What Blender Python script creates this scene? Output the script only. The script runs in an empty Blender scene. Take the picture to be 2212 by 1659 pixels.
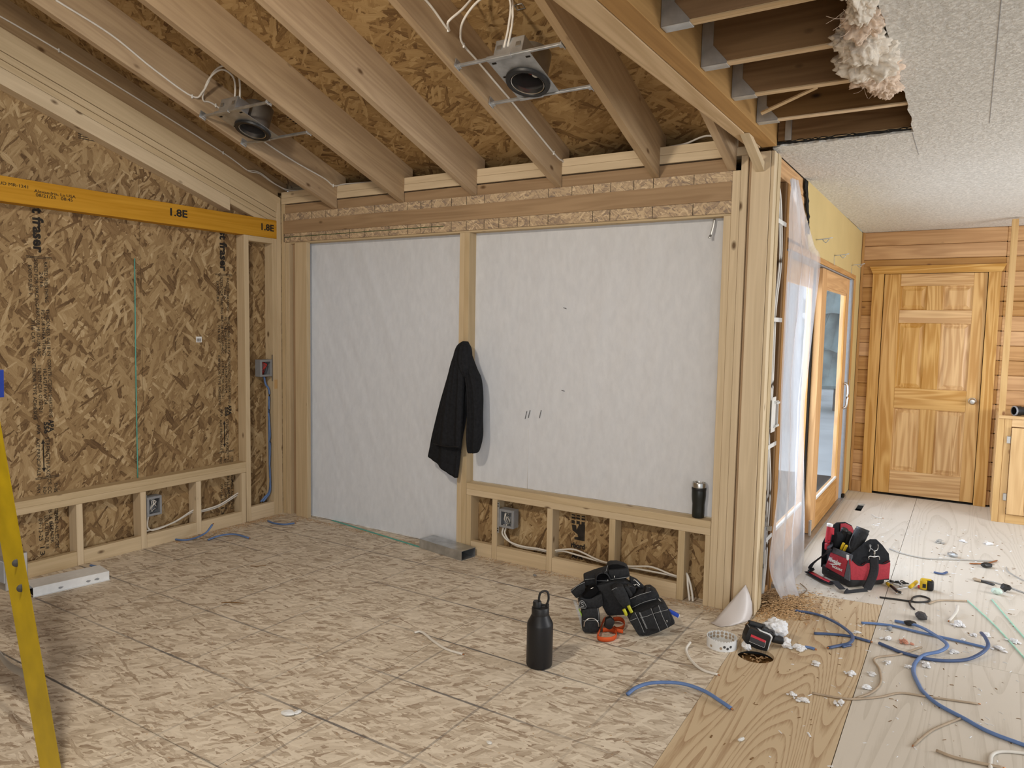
import bpy, bmesh, math, random
from mathutils import Vector, Matrix, noise
random.seed(7)
S = bpy.context.scene
COL = S.collection
pi = math.pi

# ------------------------------------------------------------------ camera, sky, lights, exposure
CAM_ROT = ((0.847535,-0.057425,0.527624),(0.530429,0.057632,-0.845768),(0.018160,0.996685,0.079306))
LENS = 25.6435
cam = bpy.data.objects.new('camera', bpy.data.cameras.new('camera'))
cam.data.sensor_width = 36.0
cam.data.lens = LENS
cam.data.clip_start = 0.02
cam.matrix_world = Matrix.Translation((0, 0, 1.5)) @ Matrix(CAM_ROT).to_4x4()
COL.objects.link(cam)
S.camera = cam

W = bpy.data.worlds.new('overcast_sky')
S.world = W
W.use_nodes = True
bg = W.node_tree.nodes['Background']
bg.inputs[0].default_value = (0.80, 0.90, 1.0, 1)
bg.inputs[1].default_value = 1.05


def area(name, loc, target, sx, sy, power, color):
    l = bpy.data.lights.new(name, 'AREA')
    l.shape = 'RECTANGLE'
    l.size, l.size_y, l.energy, l.color = sx, sy, power, color
    o = bpy.data.objects.new(name, l)
    o.location = loc
    o.rotation_euler = (Vector(target) - Vector(loc)).to_track_quat('-Z', 'Y').to_euler()
    COL.objects.link(o)
    return o


area('work_lamp', (-1.9, 0.45, 2.85), (-1.9, 3.0, 0.6), 0.20, 0.20, 62, (1.0, 0.88, 0.72))
area('window_behind', (1.2, -3.2, 1.5), (-0.6, 5.5, 1.3), 2.6, 1.6, 96, (1.0, 0.95, 0.88))
area('side_fill', (3.4, 4.6, 1.3), (-0.6, 6.2, 1.7), 2.0, 1.4, 135, (1.0, 0.98, 0.96))  # added fill from the unseen right side, brightens the ceiling and far end
area('glass_door_daylight', (-1.8, 5.5, 1.3), (0.2, 6.45, 0.9), 2.2, 1.9, 135, (0.80, 0.90, 1.0))
S.view_settings.view_transform = 'Standard'
S.view_settings.look = 'None'
S.view_settings.gamma = 1.0
S.view_settings.use_curve_mapping = False
S.view_settings.exposure = -0.36


# ------------------------------------------------------------------ node helper
class NB:
    def __init__(s, name, rough=0.7, spec=0.3, color=None, metal=0.0):
        s.m = bpy.data.materials.new(name)
        s.m.use_nodes = True
        s.t = s.m.node_tree
        s.b = s.t.nodes['Principled BSDF']
        s.b.inputs['Roughness'].default_value = rough
        s.b.inputs['Specular IOR Level'].default_value = spec
        s.b.inputs['Metallic'].default_value = metal
        if color:
            s.b.inputs['Base Color'].default_value = (*color, 1)

    def n(s, ty, ins=None, **props):
        nd = s.t.nodes.new('ShaderNode' + ty)
        for k, v in props.items():
            setattr(nd, k, v)
        for k, v in (ins or {}).items():
            sk = nd.inputs[k]
            if isinstance(v, bpy.types.NodeSocket):
                s.t.links.new(v, sk)
            else:
                sk.default_value = v
        return nd

    def math(s, op, a, b=0.0, c=0.0, clamp=False):
        return s.n('Math', {0: a, 1: b, 2: c}, operation=op, use_clamp=clamp).outputs[0]

    def vmath(s, op, a, b):
        return s.n('VectorMath', {0: a, 1: b}, operation=op).outputs[0]

    def mix(s, f, a, b, blend='MIX'):
        nd = s.n('Mix', {}, data_type='RGBA', blend_type=blend)
        for sk, v in ((nd.inputs[0], f), (nd.inputs[6], a), (nd.inputs[7], b)):
            if isinstance(v, bpy.types.NodeSocket):
                s.t.links.new(v, sk)
            else:
                sk.default_value = v if not isinstance(v, tuple) else (*v[:3], 1)
        return nd.outputs[2]

    def ramp(s, fac, stops, interp='LINEAR'):
        nd = s.n('ValToRGB', {0: fac})
        cr = nd.color_ramp
        cr.interpolation = interp
        while len(cr.elements) < len(stops):
            cr.elements.new(0.5)
        for e, (p, c) in zip(cr.elements, stops):
            e.position = p
            e.color = (*c, 1) if len(c) == 3 else c
        return nd.outputs[0]

    def obj(s):
        return s.n('TexCoord').outputs['Object']

    def rnd(s):
        return s.n('ObjectInfo').outputs['Random']

    def noise(s, vec, scale=5, detail=3, rough=0.5, dist=0.0, dims='3D'):
        return s.n('TexNoise', {'Vector': vec, 'Scale': scale, 'Detail': detail, 'Roughness': rough, 'Distortion': dist}, noise_dimensions=dims).outputs[0]

    def bump(s, h, strength=0.3, dist=0.002):
        bp = s.n('Bump', {'Height': h, 'Strength': strength, 'Distance': dist})
        s.t.links.new(bp.outputs[0], s.b.inputs['Normal'])

    def color(s, c):
        s.t.links.new(c, s.b.inputs['Base Color'])
        return s.m


def flat(name, col, rough=0.6, spec=0.3, metal=0.0, var=0.12, bump=0.0, scale=30):
    b = NB(name, rough, spec, None, metal)
    nz = b.noise(b.obj(), scale, 3)
    lo = tuple(c * (1 - var) for c in col)
    hi = tuple(min(1, c * (1 + var)) for c in col)
    if bump:
        b.bump(nz, bump, 0.003)
    return b.color(b.ramp(nz, [(0.3, lo), (0.7, hi)]))


def lumber(name, lo, hi, knot=(0.10, 0.05, 0.02), var=0.16, rough=0.75, knots=True, ring=0.35):
    """softwood board; the grain runs along the object's own X axis"""
    b = NB(name, rough, 0.25)
    r = b.rnd()
    off = b.n('CombineXYZ', {0: b.math('MULTIPLY', r, 37.0), 1: b.math('MULTIPLY', r, 91.0), 2: b.math('MULTIPLY', r, 53.0)}).outputs[0]
    v = b.vmath('ADD', b.obj(), off)
    fine = b.noise(b.vmath('MULTIPLY', v, (2.0, 90.0, 90.0)), 1.0, 2)
    wide = b.noise(b.vmath('MULTIPLY', v, (0.7, 9.0, 9.0)), 1.0, 2, 0.5, 0.4)
    rings = b.math('MULTIPLY_ADD', b.math('SINE', b.math('MULTIPLY', wide, 46.0)), 0.5, 0.5)
    g = b.math('ADD', b.math('MULTIPLY', fine, 0.55), b.math('MULTIPLY', rings, ring))
    g = b.math('ADD', g, b.math('MULTIPLY', b.math('SUBTRACT', wide, 0.5), 0.7))
    c = b.ramp(g, [(0.15, hi), (0.85, lo)])
    tone = b.n('HueSaturation', {'Value': b.math('MULTIPLY_ADD', r, var * 2, 1.0 - var), 'Saturation': b.math('MULTIPLY_ADD', r, -0.2, 1.1), 'Color': c}).outputs[0]
    if knots:
        vo = b.n('TexVoronoi', {'Vector': b.vmath('MULTIPLY', v, (4.4, 8.5, 8.5)), 'Scale': 1.0}, feature='F1')
        k = b.ramp(vo.outputs['Distance'], [(0.05, (0.9, 0.9, 0.9)), (0.13, (0, 0, 0))])
        k = b.math('MULTIPLY', k, b.math('GREATER_THAN', b.n('SeparateColor', {0: vo.outputs['Color']}).outputs[0], 0.45))
        tone = b.mix(k, tone, knot)
    b.bump(g, 0.12, 0.001)
    return b.color(tone)


def osb(name, axes, along, pal, size=1.0, grey=0.0, lines=False, n=7, spread=52):
    """strand board: layers of long randomly placed flakes, the highest one showing"""
    b = NB(name, 0.75, 0.2)
    sx = b.n('SeparateXYZ', {0: b.obj()})
    uv = b.n('CombineXYZ', {0: sx.outputs['XYZ'.index(axes[0])], 1: sx.outputs['XYZ'.index(axes[1])], 2: 0.0}).outputs[0]
    wob = b.n('TexNoise', {'Vector': uv, 'Scale': 55.0, 'Detail': 3.0}, noise_dimensions='2D').outputs[1]
    uvd = b.vmath('ADD', uv, b.vmath('MULTIPLY', b.vmath('SUBTRACT', wob, (0.5, 0.5, 0.5)), (0.007, 0.007, 0)))
    hcur = tcur = None
    for k in range(n):
        ang = math.radians(along + spread * (-0.95, 0.42, -0.28, 1.1, 0.07, -0.6, 0.72)[k])
        rv = b.n('VectorRotate', {'Vector': uvd, 'Center': (0, 0, 0), 'Axis': (0, 0, 1), 'Angle': ang}).outputs[0]
        L = (0.125, 0.17, 0.10, 0.145, 0.085, 0.11, 0.15)[k] * size
        Wd = (0.030, 0.021, 0.036, 0.017, 0.026, 0.031, 0.014)[k] * size
        sv = b.vmath('ADD', b.vmath('MULTIPLY', rv, (1 / L, 1 / Wd, 1)), (k * 13.7, k * 7.3, 0))
        vo = b.n('TexVoronoi', {'Vector': sv, 'Scale': 1.0, 'Randomness': 1.0}, voronoi_dimensions='2D', feature='F1', distance='CHEBYCHEV')
        sep = b.n('SeparateColor', {0: vo.outputs['Color']})
        h = b.math('SUBTRACT', sep.outputs[0], b.math('MULTIPLY', vo.outputs['Distance'], 0.25))
        gr = b.n('TexNoise', {'Vector': b.vmath('MULTIPLY', rv, (14 / size, 260 / size, 1)), 'Scale': 1.0, 'Detail': 1.0}, noise_dimensions='2D').outputs[0]
        t = b.math('ADD', b.math('MULTIPLY', sep.outputs[1], 0.72), b.math('MULTIPLY', gr, 0.38))
        t = b.math('SUBTRACT', t, b.math('MULTIPLY', b.math('POWER', vo.outputs['Distance'], 3.0), 0.5))
        if hcur is None:
            hcur, tcur = h, t
        else:
            g = b.math('GREATER_THAN', h, hcur)
            tcur = b.math('ADD', b.math('MULTIPLY', t, g), b.math('MULTIPLY', tcur, b.math('SUBTRACT', 1.0, g)))
            hcur = b.math('MAXIMUM', h, hcur)
    c = b.ramp(tcur, pal)
    big = b.noise(uv, 1.3, 2, dims='2D')
    c = b.mix(b.math('MULTIPLY', big, 0.22), c, tuple(x * 0.72 for x in pal[len(pal) // 2][1]))
    if lines:
        for ax, per, o, amt in lines:
            co = sx.outputs['XYZ'.index(ax)]
            d = b.math('ABSOLUTE', b.math('SUBTRACT', b.math('FRACT', b.math('DIVIDE', b.math('SUBTRACT', co, o - per / 2), per)), 0.5))
            wv = b.noise(uv, 9.0, 3, dims='2D')
            seg = b.noise(b.vmath('ADD', uv, (o, per, 0)), 0.8, 1, dims='2D')
            width = b.math('MULTIPLY', b.math('MULTIPLY_ADD', wv, 0.008, 0.0012), 1 / per)
            ln = b.math('LESS_THAN', d, width)
            k = b.math('MULTIPLY', ln, b.math('MULTIPLY', b.math('SUBTRACT', b.math('MULTIPLY', seg, 3.0), 0.85, clamp=True), amt), clamp=True)
            c = b.mix(k, c, (0.10, 0.10, 0.11))
    b.bump(hcur, 0.25, 0.002)
    return b.color(c)


def plywood(name, lo, hi, sc, along='Y', contrast=9.0, dist=0.6):
    b = NB(name, 0.6, 0.25)
    v = b.vmath('ADD', b.obj(), b.n('CombineXYZ', {0: b.math('MULTIPLY', b.rnd(), 30.0), 1: b.math('MULTIPLY', b.rnd(), 70.0), 2: 0.0}).outputs[0])
    st = (4.2 * sc, 0.30 * sc, 1) if along == 'Y' else (0.30 * sc, 4.2 * sc, 1)
    nz = b.n('TexNoise', {'Vector': b.vmath('MULTIPLY', v, st), 'Scale': 1.0, 'Detail': 1.2, 'Roughness': 0.35, 'Distortion': dist}, noise_dimensions='2D').outputs[0]
    f = b.math('FRACT', b.math('MULTIPLY', nz, contrast))
    fine = b.noise(b.vmath('MULTIPLY', v, (160, 8, 1) if along == 'Y' else (8, 160, 1)), 1.0, 2)
    g = b.math('ADD', b.math('MULTIPLY', f, 0.8), b.math('MULTIPLY', b.math('SUBTRACT', fine, 0.5), 0.6))
    c = b.ramp(g, [(0.0, hi), (0.45, hi), (0.82, lo), (1.0, tuple((a + e) / 2 for a, e in zip(lo, hi)))])
    dirt = b.noise(b.obj(), 2.2, 4)
    c = b.mix(b.math('MULTIPLY', dirt, 0.3), c, tuple(x * 0.75 for x in hi))
    return b.color(c)


# ------------------------------------------------------------------ materials
SPF = lumber('new_softwood', (0.49, 0.375, 0.228), (0.64, 0.51, 0.335), ring=0.2, var=0.12)
RAF = lumber('rafter_softwood', (0.32, 0.215, 0.122), (0.46, 0.33, 0.195), ring=0.28)
BRD = lumber('brown_softwood', (0.32, 0.215, 0.13), (0.46, 0.325, 0.205), ring=0.25)
FIRB = lumber('orange_beam_fir', (0.30, 0.155, 0.045), (0.45, 0.255, 0.085), knots=False, ring=0.2)
LVL = lumber('orange_veneer_lumber', (0.46, 0.22, 0.03), (0.66, 0.36, 0.07), knots=False, ring=0.2)
FIR = lumber('orange_fir', (0.40, 0.20, 0.065), (0.58, 0.33, 0.13), knots=False)
OLD = lumber('old_dark_softwood', (0.15, 0.078, 0.030), (0.26, 0.15, 0.066), knot=(0.02, 0.01, 0.006))
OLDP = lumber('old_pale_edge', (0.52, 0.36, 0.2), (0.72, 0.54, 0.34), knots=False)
OLDW = lumber('old_orange_stud', (0.36, 0.19, 0.07), (0.55, 0.32, 0.14))
PINE = lumber('clear_coated_pine', (0.37, 0.19, 0.072), (0.53, 0.305, 0.13), knot=(0.12, 0.045, 0.015), rough=0.4)
DOOR = lumber('golden_fir_door', (0.47, 0.25, 0.080), (0.66, 0.41, 0.165), knots=False, rough=0.35, ring=0.6, var=0.05)
CABP = lumber('pale_knotty_pine', (0.50, 0.31, 0.14), (0.66, 0.445, 0.225), knot=(0.16, 0.06, 0.02), rough=0.4)
PALW = [(0.12, (0.10, 0.055, 0.026)), (0.32, (0.235, 0.145, 0.068)), (0.56, (0.34, 0.228, 0.112)), (0.80, (0.435, 0.308, 0.162)), (1.0, (0.60, 0.465, 0.285))]
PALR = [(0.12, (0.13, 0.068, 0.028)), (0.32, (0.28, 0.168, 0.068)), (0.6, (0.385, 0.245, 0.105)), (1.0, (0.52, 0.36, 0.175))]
PALF = [(0.12, (0.30, 0.22, 0.155)), (0.34, (0.53, 0.45, 0.355)), (0.56, (0.66, 0.58, 0.475)), (1.0, (0.82, 0.745, 0.63))]
OSB_A = osb('strand_board_gable', 'YZ', 90, PALW, 1.0)
OSB_B = osb('strand_board_back', 'XZ', 90, PALW, 1.0)
OSB_H = osb('strand_board_header', 'XZ', 0, [(p, tuple(min(1, 0.12 + c * 1.15) for c in k)) for p, k in PALW], 0.42)
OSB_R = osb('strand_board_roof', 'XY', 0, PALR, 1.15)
OSB_F = osb('strand_board_floor', 'XY', -32, PALF, 0.72, lines=[('Y', 0.406, 1.48, 0.8), ('X', 0.43, -2.41, 0.42)], spread=40)
PLY1 = plywood('pine_plywood_bold_grain', (0.38, 0.25, 0.145), (0.61, 0.48, 0.32), 1.1, 'Y', 27.0, 0.12)
PLY2 = plywood('pale_plywood', (0.57, 0.52, 0.45), (0.67, 0.62, 0.55), 1.1, 'Y', 10.0)
DRY = flat('drywall_edge', (0.50, 0.40, 0.36), 0.9)
YEL = flat('yellow_painted_drywall', (0.58, 0.445, 0.205), 0.6, 0.2, var=0.04, scale=3)
_b = NB('textured_ceiling', 0.9, 0.1)
_v = _b.n('TexVoronoi', {'Vector': _b.obj(), 'Scale': 62.0}, feature='SMOOTH_F1').outputs[0]
_h = _b.math('ADD', _b.math('MULTIPLY', _v, -0.8), _b.noise(_b.obj(), 120, 3))
_b.bump(_h, 0.55, 0.006)
CEIL = _b.color(_b.ramp(_h, [(0.0, (0.60, 0.58, 0.54)), (0.5, (0.80, 0.78, 0.735))]))

_b = NB('white_housewrap', 0.75, 0.15)
_v = _b.vmath('MULTIPLY', _b.obj(), (7, 7, 3.2))
_h = _b.noise(_v, 2.6, 5, 0.55, 0.5)
_h2 = _b.noise(_b.vmath('MULTIPLY', _b.obj(), (10, 10, 4)), 3.0, 4, 0.6)
_b.bump(_h, 0.35, 0.008)
WRAP = _b.color(_b.ramp(_h2, [(0.3, (0.66, 0.67, 0.69)), (0.7, (0.745, 0.755, 0.775))]))
_tr = _b.n('BsdfTranslucent', {'Color': (0.82, 0.84, 0.9, 1)})
_mx = _b.n('MixShader', {0: 0.2, 1: _b.b.outputs[0], 2: _tr.outputs[0]})
_b.t.links.new(_mx.outputs[0], _b.t.nodes['Material Output'].inputs[0])


def see_through(name, fac, col, rough):
    b = NB(name, rough, 0.5, col)
    tr = b.n('BsdfTransparent', {0: (0.97, 0.98, 1, 1)})
    nz = b.noise(b.vmath('MULTIPLY', b.obj(), (6, 6, 1.6)), 4, 4)
    f = b.math('MULTIPLY_ADD', nz, 0.25, fac - 0.12, clamp=True) if fac > 0.2 else fac
    mx = b.n('MixShader', {0: f, 1: tr.outputs[0], 2: b.b.outputs[0]})
    b.t.links.new(mx.outputs[0], b.t.nodes['Material Output'].inputs[0])
    return b.m


FILM = see_through('clear_plastic_film', 0.48, (0.80, 0.80, 0.84), 0.18)
_t = FILM.node_tree
_tl = _t.nodes.new('ShaderNodeBsdfTranslucent')
_tl.inputs[0].default_value = (0.9, 0.92, 0.96, 1)
_m2 = _t.nodes.new('ShaderNodeMixShader')
_m2.inputs[0].default_value = 0.15
_mm = [n for n in _t.nodes if n.type == 'MIX_SHADER' and n != _m2][0]
_t.links.new(_t.nodes['Principled BSDF'].outputs[0], _m2.inputs[1])
_t.links.new(_tl.outputs[0], _m2.inputs[2])
_t.links.new(_m2.outputs[0], _mm.inputs[2])
GLASS = see_through('window_glass', 0.07, (0.8, 0.85, 0.9), 0.03)
CLEARP = see_through('clear_plastic_vial', 0.3, (0.6, 0.65, 0.7), 0.1)
MILK = flat('milky_plastic_sheet', (0.60, 0.56, 0.55), 0.35, 0.4, var=0.05, scale=6)
BLACK = flat('black_fabric', (0.012, 0.013, 0.016), 0.85, 0.2, var=0.3, bump=0.3, scale=60)
NYLON = flat('black_nylon', (0.017, 0.018, 0.021), 0.7, 0.3, var=0.3, bump=0.5, scale=90)
GREYF = flat('grey_webbing', (0.10, 0.105, 0.12), 0.8, 0.2, bump=0.4, scale=120)
LINER = flat('black_lining', (0.006, 0.006, 0.007), 0.9, 0.1)
MATTE = flat('matte_black_coating', (0.010, 0.010, 0.012), 0.42, 0.4, var=0.05)
CAPB = flat('black_plastic', (0.014, 0.014, 0.015), 0.45, 0.4, var=0.1)
OLIVE = flat('dark_olive_coating', (0.016, 0.018, 0.016), 0.35, 0.4, var=0.05)
STEEL = flat('brushed_steel', (0.55, 0.54, 0.52), 0.3, 0.5, 1.0, var=0.06)
GALV = flat('galvanised_steel', (0.50, 0.52, 0.54), 0.42, 0.5, 0.85, var=0.22, scale=14)
DKMET = flat('dark_steel_can', (0.34, 0.33, 0.31), 0.4, 0.5, 0.9, var=0.2, scale=12)
CANIN = flat('dark_reflector', (0.045, 0.042, 0.04), 0.3, 0.5, 0.0, var=0.1)
STRAPB = flat('black_webbing', (0.030, 0.031, 0.036), 0.8, 0.2, bump=0.4, scale=120)
DKRIV = flat('dark_rivet', (0.06, 0.058, 0.055), 0.5, 0.4)
WHITE = flat('white_paint', (0.74, 0.76, 0.78), 0.55, 0.3, var=0.05)
BRIGHT = flat('white_plastic', (0.72, 0.72, 0.70), 0.4, 0.4, var=0.04)
GREYP = flat('grey_plastic_box', (0.27, 0.28, 0.30), 0.5, 0.4, var=0.06)
RED = flat('red_fabric', (0.36, 0.035, 0.05), 0.75, 0.25, var=0.12, bump=0.3, scale=100)
REDP = flat('red_plastic', (0.50, 0.03, 0.05), 0.4, 0.4)
REDC = flat('red_connector', (0.55, 0.03, 0.02), 0.4, 0.4)
ORANGE = flat('orange_webbing', (0.62, 0.10, 0.025), 0.7, 0.25, var=0.08)
YELP = flat('yellow_plastic', (0.62, 0.42, 0.02), 0.4, 0.4, var=0.06)
YELL = flat('yellow_fibreglass', (0.52, 0.36, 0.005), 0.45, 0.4, var=0.16, scale=9)
YELG = flat('clear_yellow_plastic', (0.50, 0.50, 0.03), 0.2, 0.5)
LIME = flat('lime_plastic', (0.30, 0.55, 0.04), 0.4, 0.4)
BLUEP = flat('blue_plastic', (0.015, 0.06, 0.42), 0.4, 0.4, var=0.05)
ALU = flat('worn_aluminium', (0.42, 0.41, 0.40), 0.45, 0.5, 0.8, var=0.12, scale=8)
BLUE = flat('blue_cable_sheath', (0.115, 0.20, 0.42), 0.45, 0.4, var=0.08)
BLUED = flat('dark_blue_cable_sheath', (0.06, 0.10, 0.22), 0.45, 0.4, var=0.08)
CREAM = flat('white_cable_sheath', (0.72, 0.69, 0.64), 0.5, 0.3, var=0.05)
TAN = flat('beige_cable_sheath', (0.42, 0.33, 0.24), 0.6, 0.3, var=0.1)
GREYC = flat('grey_wire', (0.40, 0.39, 0.37), 0.5, 0.3, var=0.1)
COPPER = flat('copper_conductor', (0.45, 0.20, 0.09), 0.35, 0.5, 0.9)
TEAL = flat('teal_string', (0.13, 0.42, 0.36), 0.7, 0.2)
MINT = flat('pale_green_string', (0.42, 0.72, 0.58), 0.7, 0.2)
PALEG = flat('pale_green_foil', (0.55, 0.68, 0.62), 0.4, 0.4)
FLUFF = flat('white_insulation', (0.80, 0.81, 0.84), 0.95, 0.05, var=0.08, bump=0.6, scale=140)
PINKI = flat('aged_pink_insulation', (0.70, 0.55, 0.43), 0.95, 0.05, var=0.2, bump=0.6, scale=70)
PINKW = flat('pale_old_insulation', (0.74, 0.66, 0.56), 0.95, 0.05, var=0.15, bump=0.6, scale=70)
PINKF = flat('salmon_insulation', (0.60, 0.30, 0.22), 0.95, 0.05, var=0.15)
SAWD = flat('wood_shavings', (0.50, 0.33, 0.18), 0.9, 0.1, var=0.25, scale=200)
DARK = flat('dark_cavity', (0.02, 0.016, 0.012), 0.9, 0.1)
FELT_GAP = flat('black_felt_and_gap_shade', (0.018, 0.017, 0.016), 0.9, 0.1, var=0.5, bump=0.8)  # torn felt on the wall, painted gap shade along the ceiling cut
INK = flat('stencil_ink', (0.035, 0.03, 0.026), 0.85, 0.1, var=0.3)
INKG = flat('faded_green_ink', (0.07, 0.10, 0.045), 0.85, 0.1, var=0.3)
STITCH = flat('white_stitching', (0.35, 0.36, 0.37), 0.8, 0.2)
LABELW = flat('white_print', (0.80, 0.80, 0.80), 0.6, 0.2, var=0.02)
GREYL = flat('grey_label', (0.06, 0.06, 0.065), 0.5, 0.3)
PINKP = flat('red_label', (0.60, 0.05, 0.07), 0.5, 0.3)
GROUND = flat('pale_ground', (0.72, 0.75, 0.76), 0.95, 0.1, var=0.15, scale=0.8)
LEAF = flat('dark_green_needles', (0.33, 0.42, 0.42), 0.9, 0.1, var=0.4, scale=2)
BARK = flat('grey_bark', (0.16, 0.14, 0.13), 0.9, 0.1, var=0.3, scale=6)
SIDE = flat('pale_siding', (0.62, 0.64, 0.66), 0.8, 0.2, var=0.05)


# ------------------------------------------------------------------ mesh helpers
def link(o, parent=None):
    COL.objects.link(o)
    if parent:
        o.parent = parent
        o.matrix_parent_inverse = parent.matrix_basis.inverted()
    return o


def mesh(name, verts, faces, mat, parent=None, smooth=False, M=None, local=False):
    """verts in world space unless local; M places the object (verts are re-expressed in it)"""
    me = bpy.data.meshes.new(name)
    me.from_pydata([tuple(v) for v in verts], [], faces)
    me.materials.append(mat)
    if smooth:
        me.polygons.foreach_set('use_smooth', [True] * len(me.polygons))
    o = bpy.data.objects.new(name, me)
    if M is not None:
        o.matrix_basis = M
        if not local:
            me.transform(M.inverted())
    me.update()
    return link(o, parent)


def from_bm(name, bm, mat, parent=None, smooth=False, M=None):
    me = bpy.data.meshes.new(name)
    bmesh.ops.recalc_face_normals(bm, faces=bm.faces)
    bm.to_mesh(me)
    bm.free()
    me.materials.append(mat)
    if smooth:
        me.polygons.foreach_set('use_smooth', [True] * len(me.polygons))
    o = bpy.data.objects.new(name, me)
    if M is not None:
        o.matrix_basis = M
    return link(o, parent)


def tag(o, label, cat, group=None, kind=None):
    o['label'] = label
    o['category'] = cat
    if group:
        o['group'] = group
    if kind:
        o['kind'] = kind
    return o


def thing(name, label, cat, loc=(0, 0, 0), rz=0.0, group=None, kind=None):
    o = bpy.data.objects.new(name, None)
    o.empty_display_size = 0.05
    o.matrix_basis = Matrix.Translation(loc) @ Matrix.Rotation(rz, 4, 'Z')
    COL.objects.link(o)
    return tag(o, label, cat, group, kind)


PERM = {0: Matrix(((1, 0, 0), (0, 1, 0), (0, 0, 1))), 1: Matrix(((0, 0, 1), (1, 0, 0), (0, 1, 0))), 2: Matrix(((0, 1, 0), (0, 0, 1), (1, 0, 0)))}


def bevel_box(sx, sy, sz, bev, seg=1):
    bm = bmesh.new()
    bmesh.ops.create_cube(bm, size=1.0)
    for v in bm.verts:
        v.co = Vector((v.co.x * sx, v.co.y * sy, v.co.z * sz))
    if bev:
        bmesh.ops.bevel(bm, geom=bm.edges[:], offset=bev, segments=seg, affect='EDGES', profile=0.5)
    return bm


def box(name, x, y, z, mat, parent=None, bev=0.0015, grain=True, seg=1, smooth=False):
    """axis-aligned board; its own X axis is the long one when grain is set"""
    c = Vector(((x[0] + x[1]) / 2, (y[0] + y[1]) / 2, (z[0] + z[1]) / 2))
    d = [abs(x[1] - x[0]), abs(y[1] - y[0]), abs(z[1] - z[0])]
    k = d.index(max(d)) if grain else 0
    R = PERM[k]
    ld = [d[k], d[(k + 1) % 3], d[(k + 2) % 3]]
    bm = bevel_box(*ld, min(bev, min(ld) * 0.3) if bev else 0, seg)
    return from_bm(name, bm, mat, parent, smooth, Matrix.Translation(c) @ R.to_4x4())


def panel(name, x, y, z, mat, parent=None):
    """sheet whose texture runs in world axes"""
    v = [(a, b, c) for a in x for b in y for c in z]
    f = [(0, 1, 3, 2), (4, 6, 7, 5), (0, 4, 5, 1), (2, 3, 7, 6), (0, 2, 6, 4), (1, 5, 7, 3)]
    return mesh(name, v, f, mat, parent)


def lbox(name, parent, x, y, z, mat, bev=0.002, rot=None, seg=2, smooth=False):
    """box in the parent's own frame"""
    c = Vector(((x[0] + x[1]) / 2, (y[0] + y[1]) / 2, (z[0] + z[1]) / 2))
    d = [abs(x[1] - x[0]), abs(y[1] - y[0]), abs(z[1] - z[0])]
    bm = bevel_box(*d, min(bev, min(d) * 0.45), seg)
    Mx = Matrix.Translation(c) @ (Matrix.Rotation(rot[0], 4, rot[1]) if rot else Matrix())
    return from_bm(name, bm, mat, parent, smooth, parent.matrix_basis @ Mx)


def prism(name, prof, axis_vec, mat, parent=None, xdir=None):
    """flat 3D profile extruded by axis_vec; xdir gives the grain direction"""
    n = len(prof)
    a = Vector(axis_vec)
    v = [Vector(p) for p in prof] + [Vector(p) + a for p in prof]
    f = [tuple(range(n))[::-1], tuple(range(n, 2 * n))] + [(i, (i + 1) % n, n + (i + 1) % n, n + i) for i in range(n)]
    c = sum(v, Vector()) / len(v)
    X = Vector(xdir or (1, 0, 0)).normalized()
    Y = a.normalized()
    if abs(X.dot(Y)) > 0.99:
        X = Vector((0, 0, 1))
    Y = (Y - X * X.dot(Y)).normalized()
    Z = X.cross(Y)
    Mx = Matrix((X, Y, Z)).transposed().to_4x4()
    Mx.translation = c
    o = mesh(name, v, f, mat, parent, M=Mx)
    bm = bmesh.new()
    bm.from_mesh(o.data)
    bmesh.ops.recalc_face_normals(bm, faces=bm.faces)
    bm.to_mesh(o.data)
    bm.free()
    return o


def smoothline(pts, sub=6):
    P = [Vector(p) for p in pts]
    if len(P) < 3 or sub < 2:
        return P
    P = [P[0] * 2 - P[1]] + P + [P[-1] * 2 - P[-2]]
    out = []
    for i in range(1, len(P) - 2):
        a, b, c, d = P[i - 1:i + 3]
        for k in range(sub):
            t = k / sub
            out.append(0.5 * ((2 * b) + (c - a) * t + (2 * a - 5 * b + 4 * c - d) * t * t + (3 * b - a - 3 * c + d) * t ** 3))
    out.append(P[-2])
    return out


def tube_geo(pts, rx, ry=None, sides=8, up=(0, 0, 1), verts=None, faces=None, close=False):
    ry = ry or rx
    verts = [] if verts is None else verts
    faces = [] if faces is None else faces
    base = len(verts)
    n = len(pts)
    U0 = Vector(up)
    for i, p in enumerate(pts):
        if close:
            t = pts[(i + 1) % n] - pts[i - 1]
        else:
            t = pts[min(i + 1, n - 1)] - pts[max(i - 1, 0)]
        t = t.normalized() if t.length > 1e-9 else Vector((1, 0, 0))
        s = t.cross(U0)
        if s.length < 1e-4:
            s = t.cross(Vector((1, 0.3, 0)))
        s.normalize()
        u = s.cross(t)
        for k in range(sides):
            a = 2 * pi * k / sides
            verts.append(p + s * (math.cos(a) * rx) + u * (math.sin(a) * ry))
    m = n if close else n - 1
    for i in range(m):
        j = (i + 1) % n
        for k in range(sides):
            k2 = (k + 1) % sides
            faces.append((base + i * sides + k, base + i * sides + k2, base + j * sides + k2, base + j * sides + k))
    if not close:
        faces.append(tuple(base + k for k in range(sides))[::-1])
        faces.append(tuple(base + (n - 1) * sides + k for k in range(sides)))
    return verts, faces


def tube(name, pts, r, mat, parent=None, ry=None, sub=6, sides=8, up=(0, 0, 1), close=False, M=None):
    P = smoothline(pts, sub)
    if M is not None:
        P = [M @ p for p in P]
    v, f = tube_geo(P, r, ry, sides, up, close=close)
    org = P[len(P) // 2] if parent is None else Vector((0, 0, 0))
    return mesh(name, v, f, mat, parent, True, Matrix.Translation(org) if parent is None else None)


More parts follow.
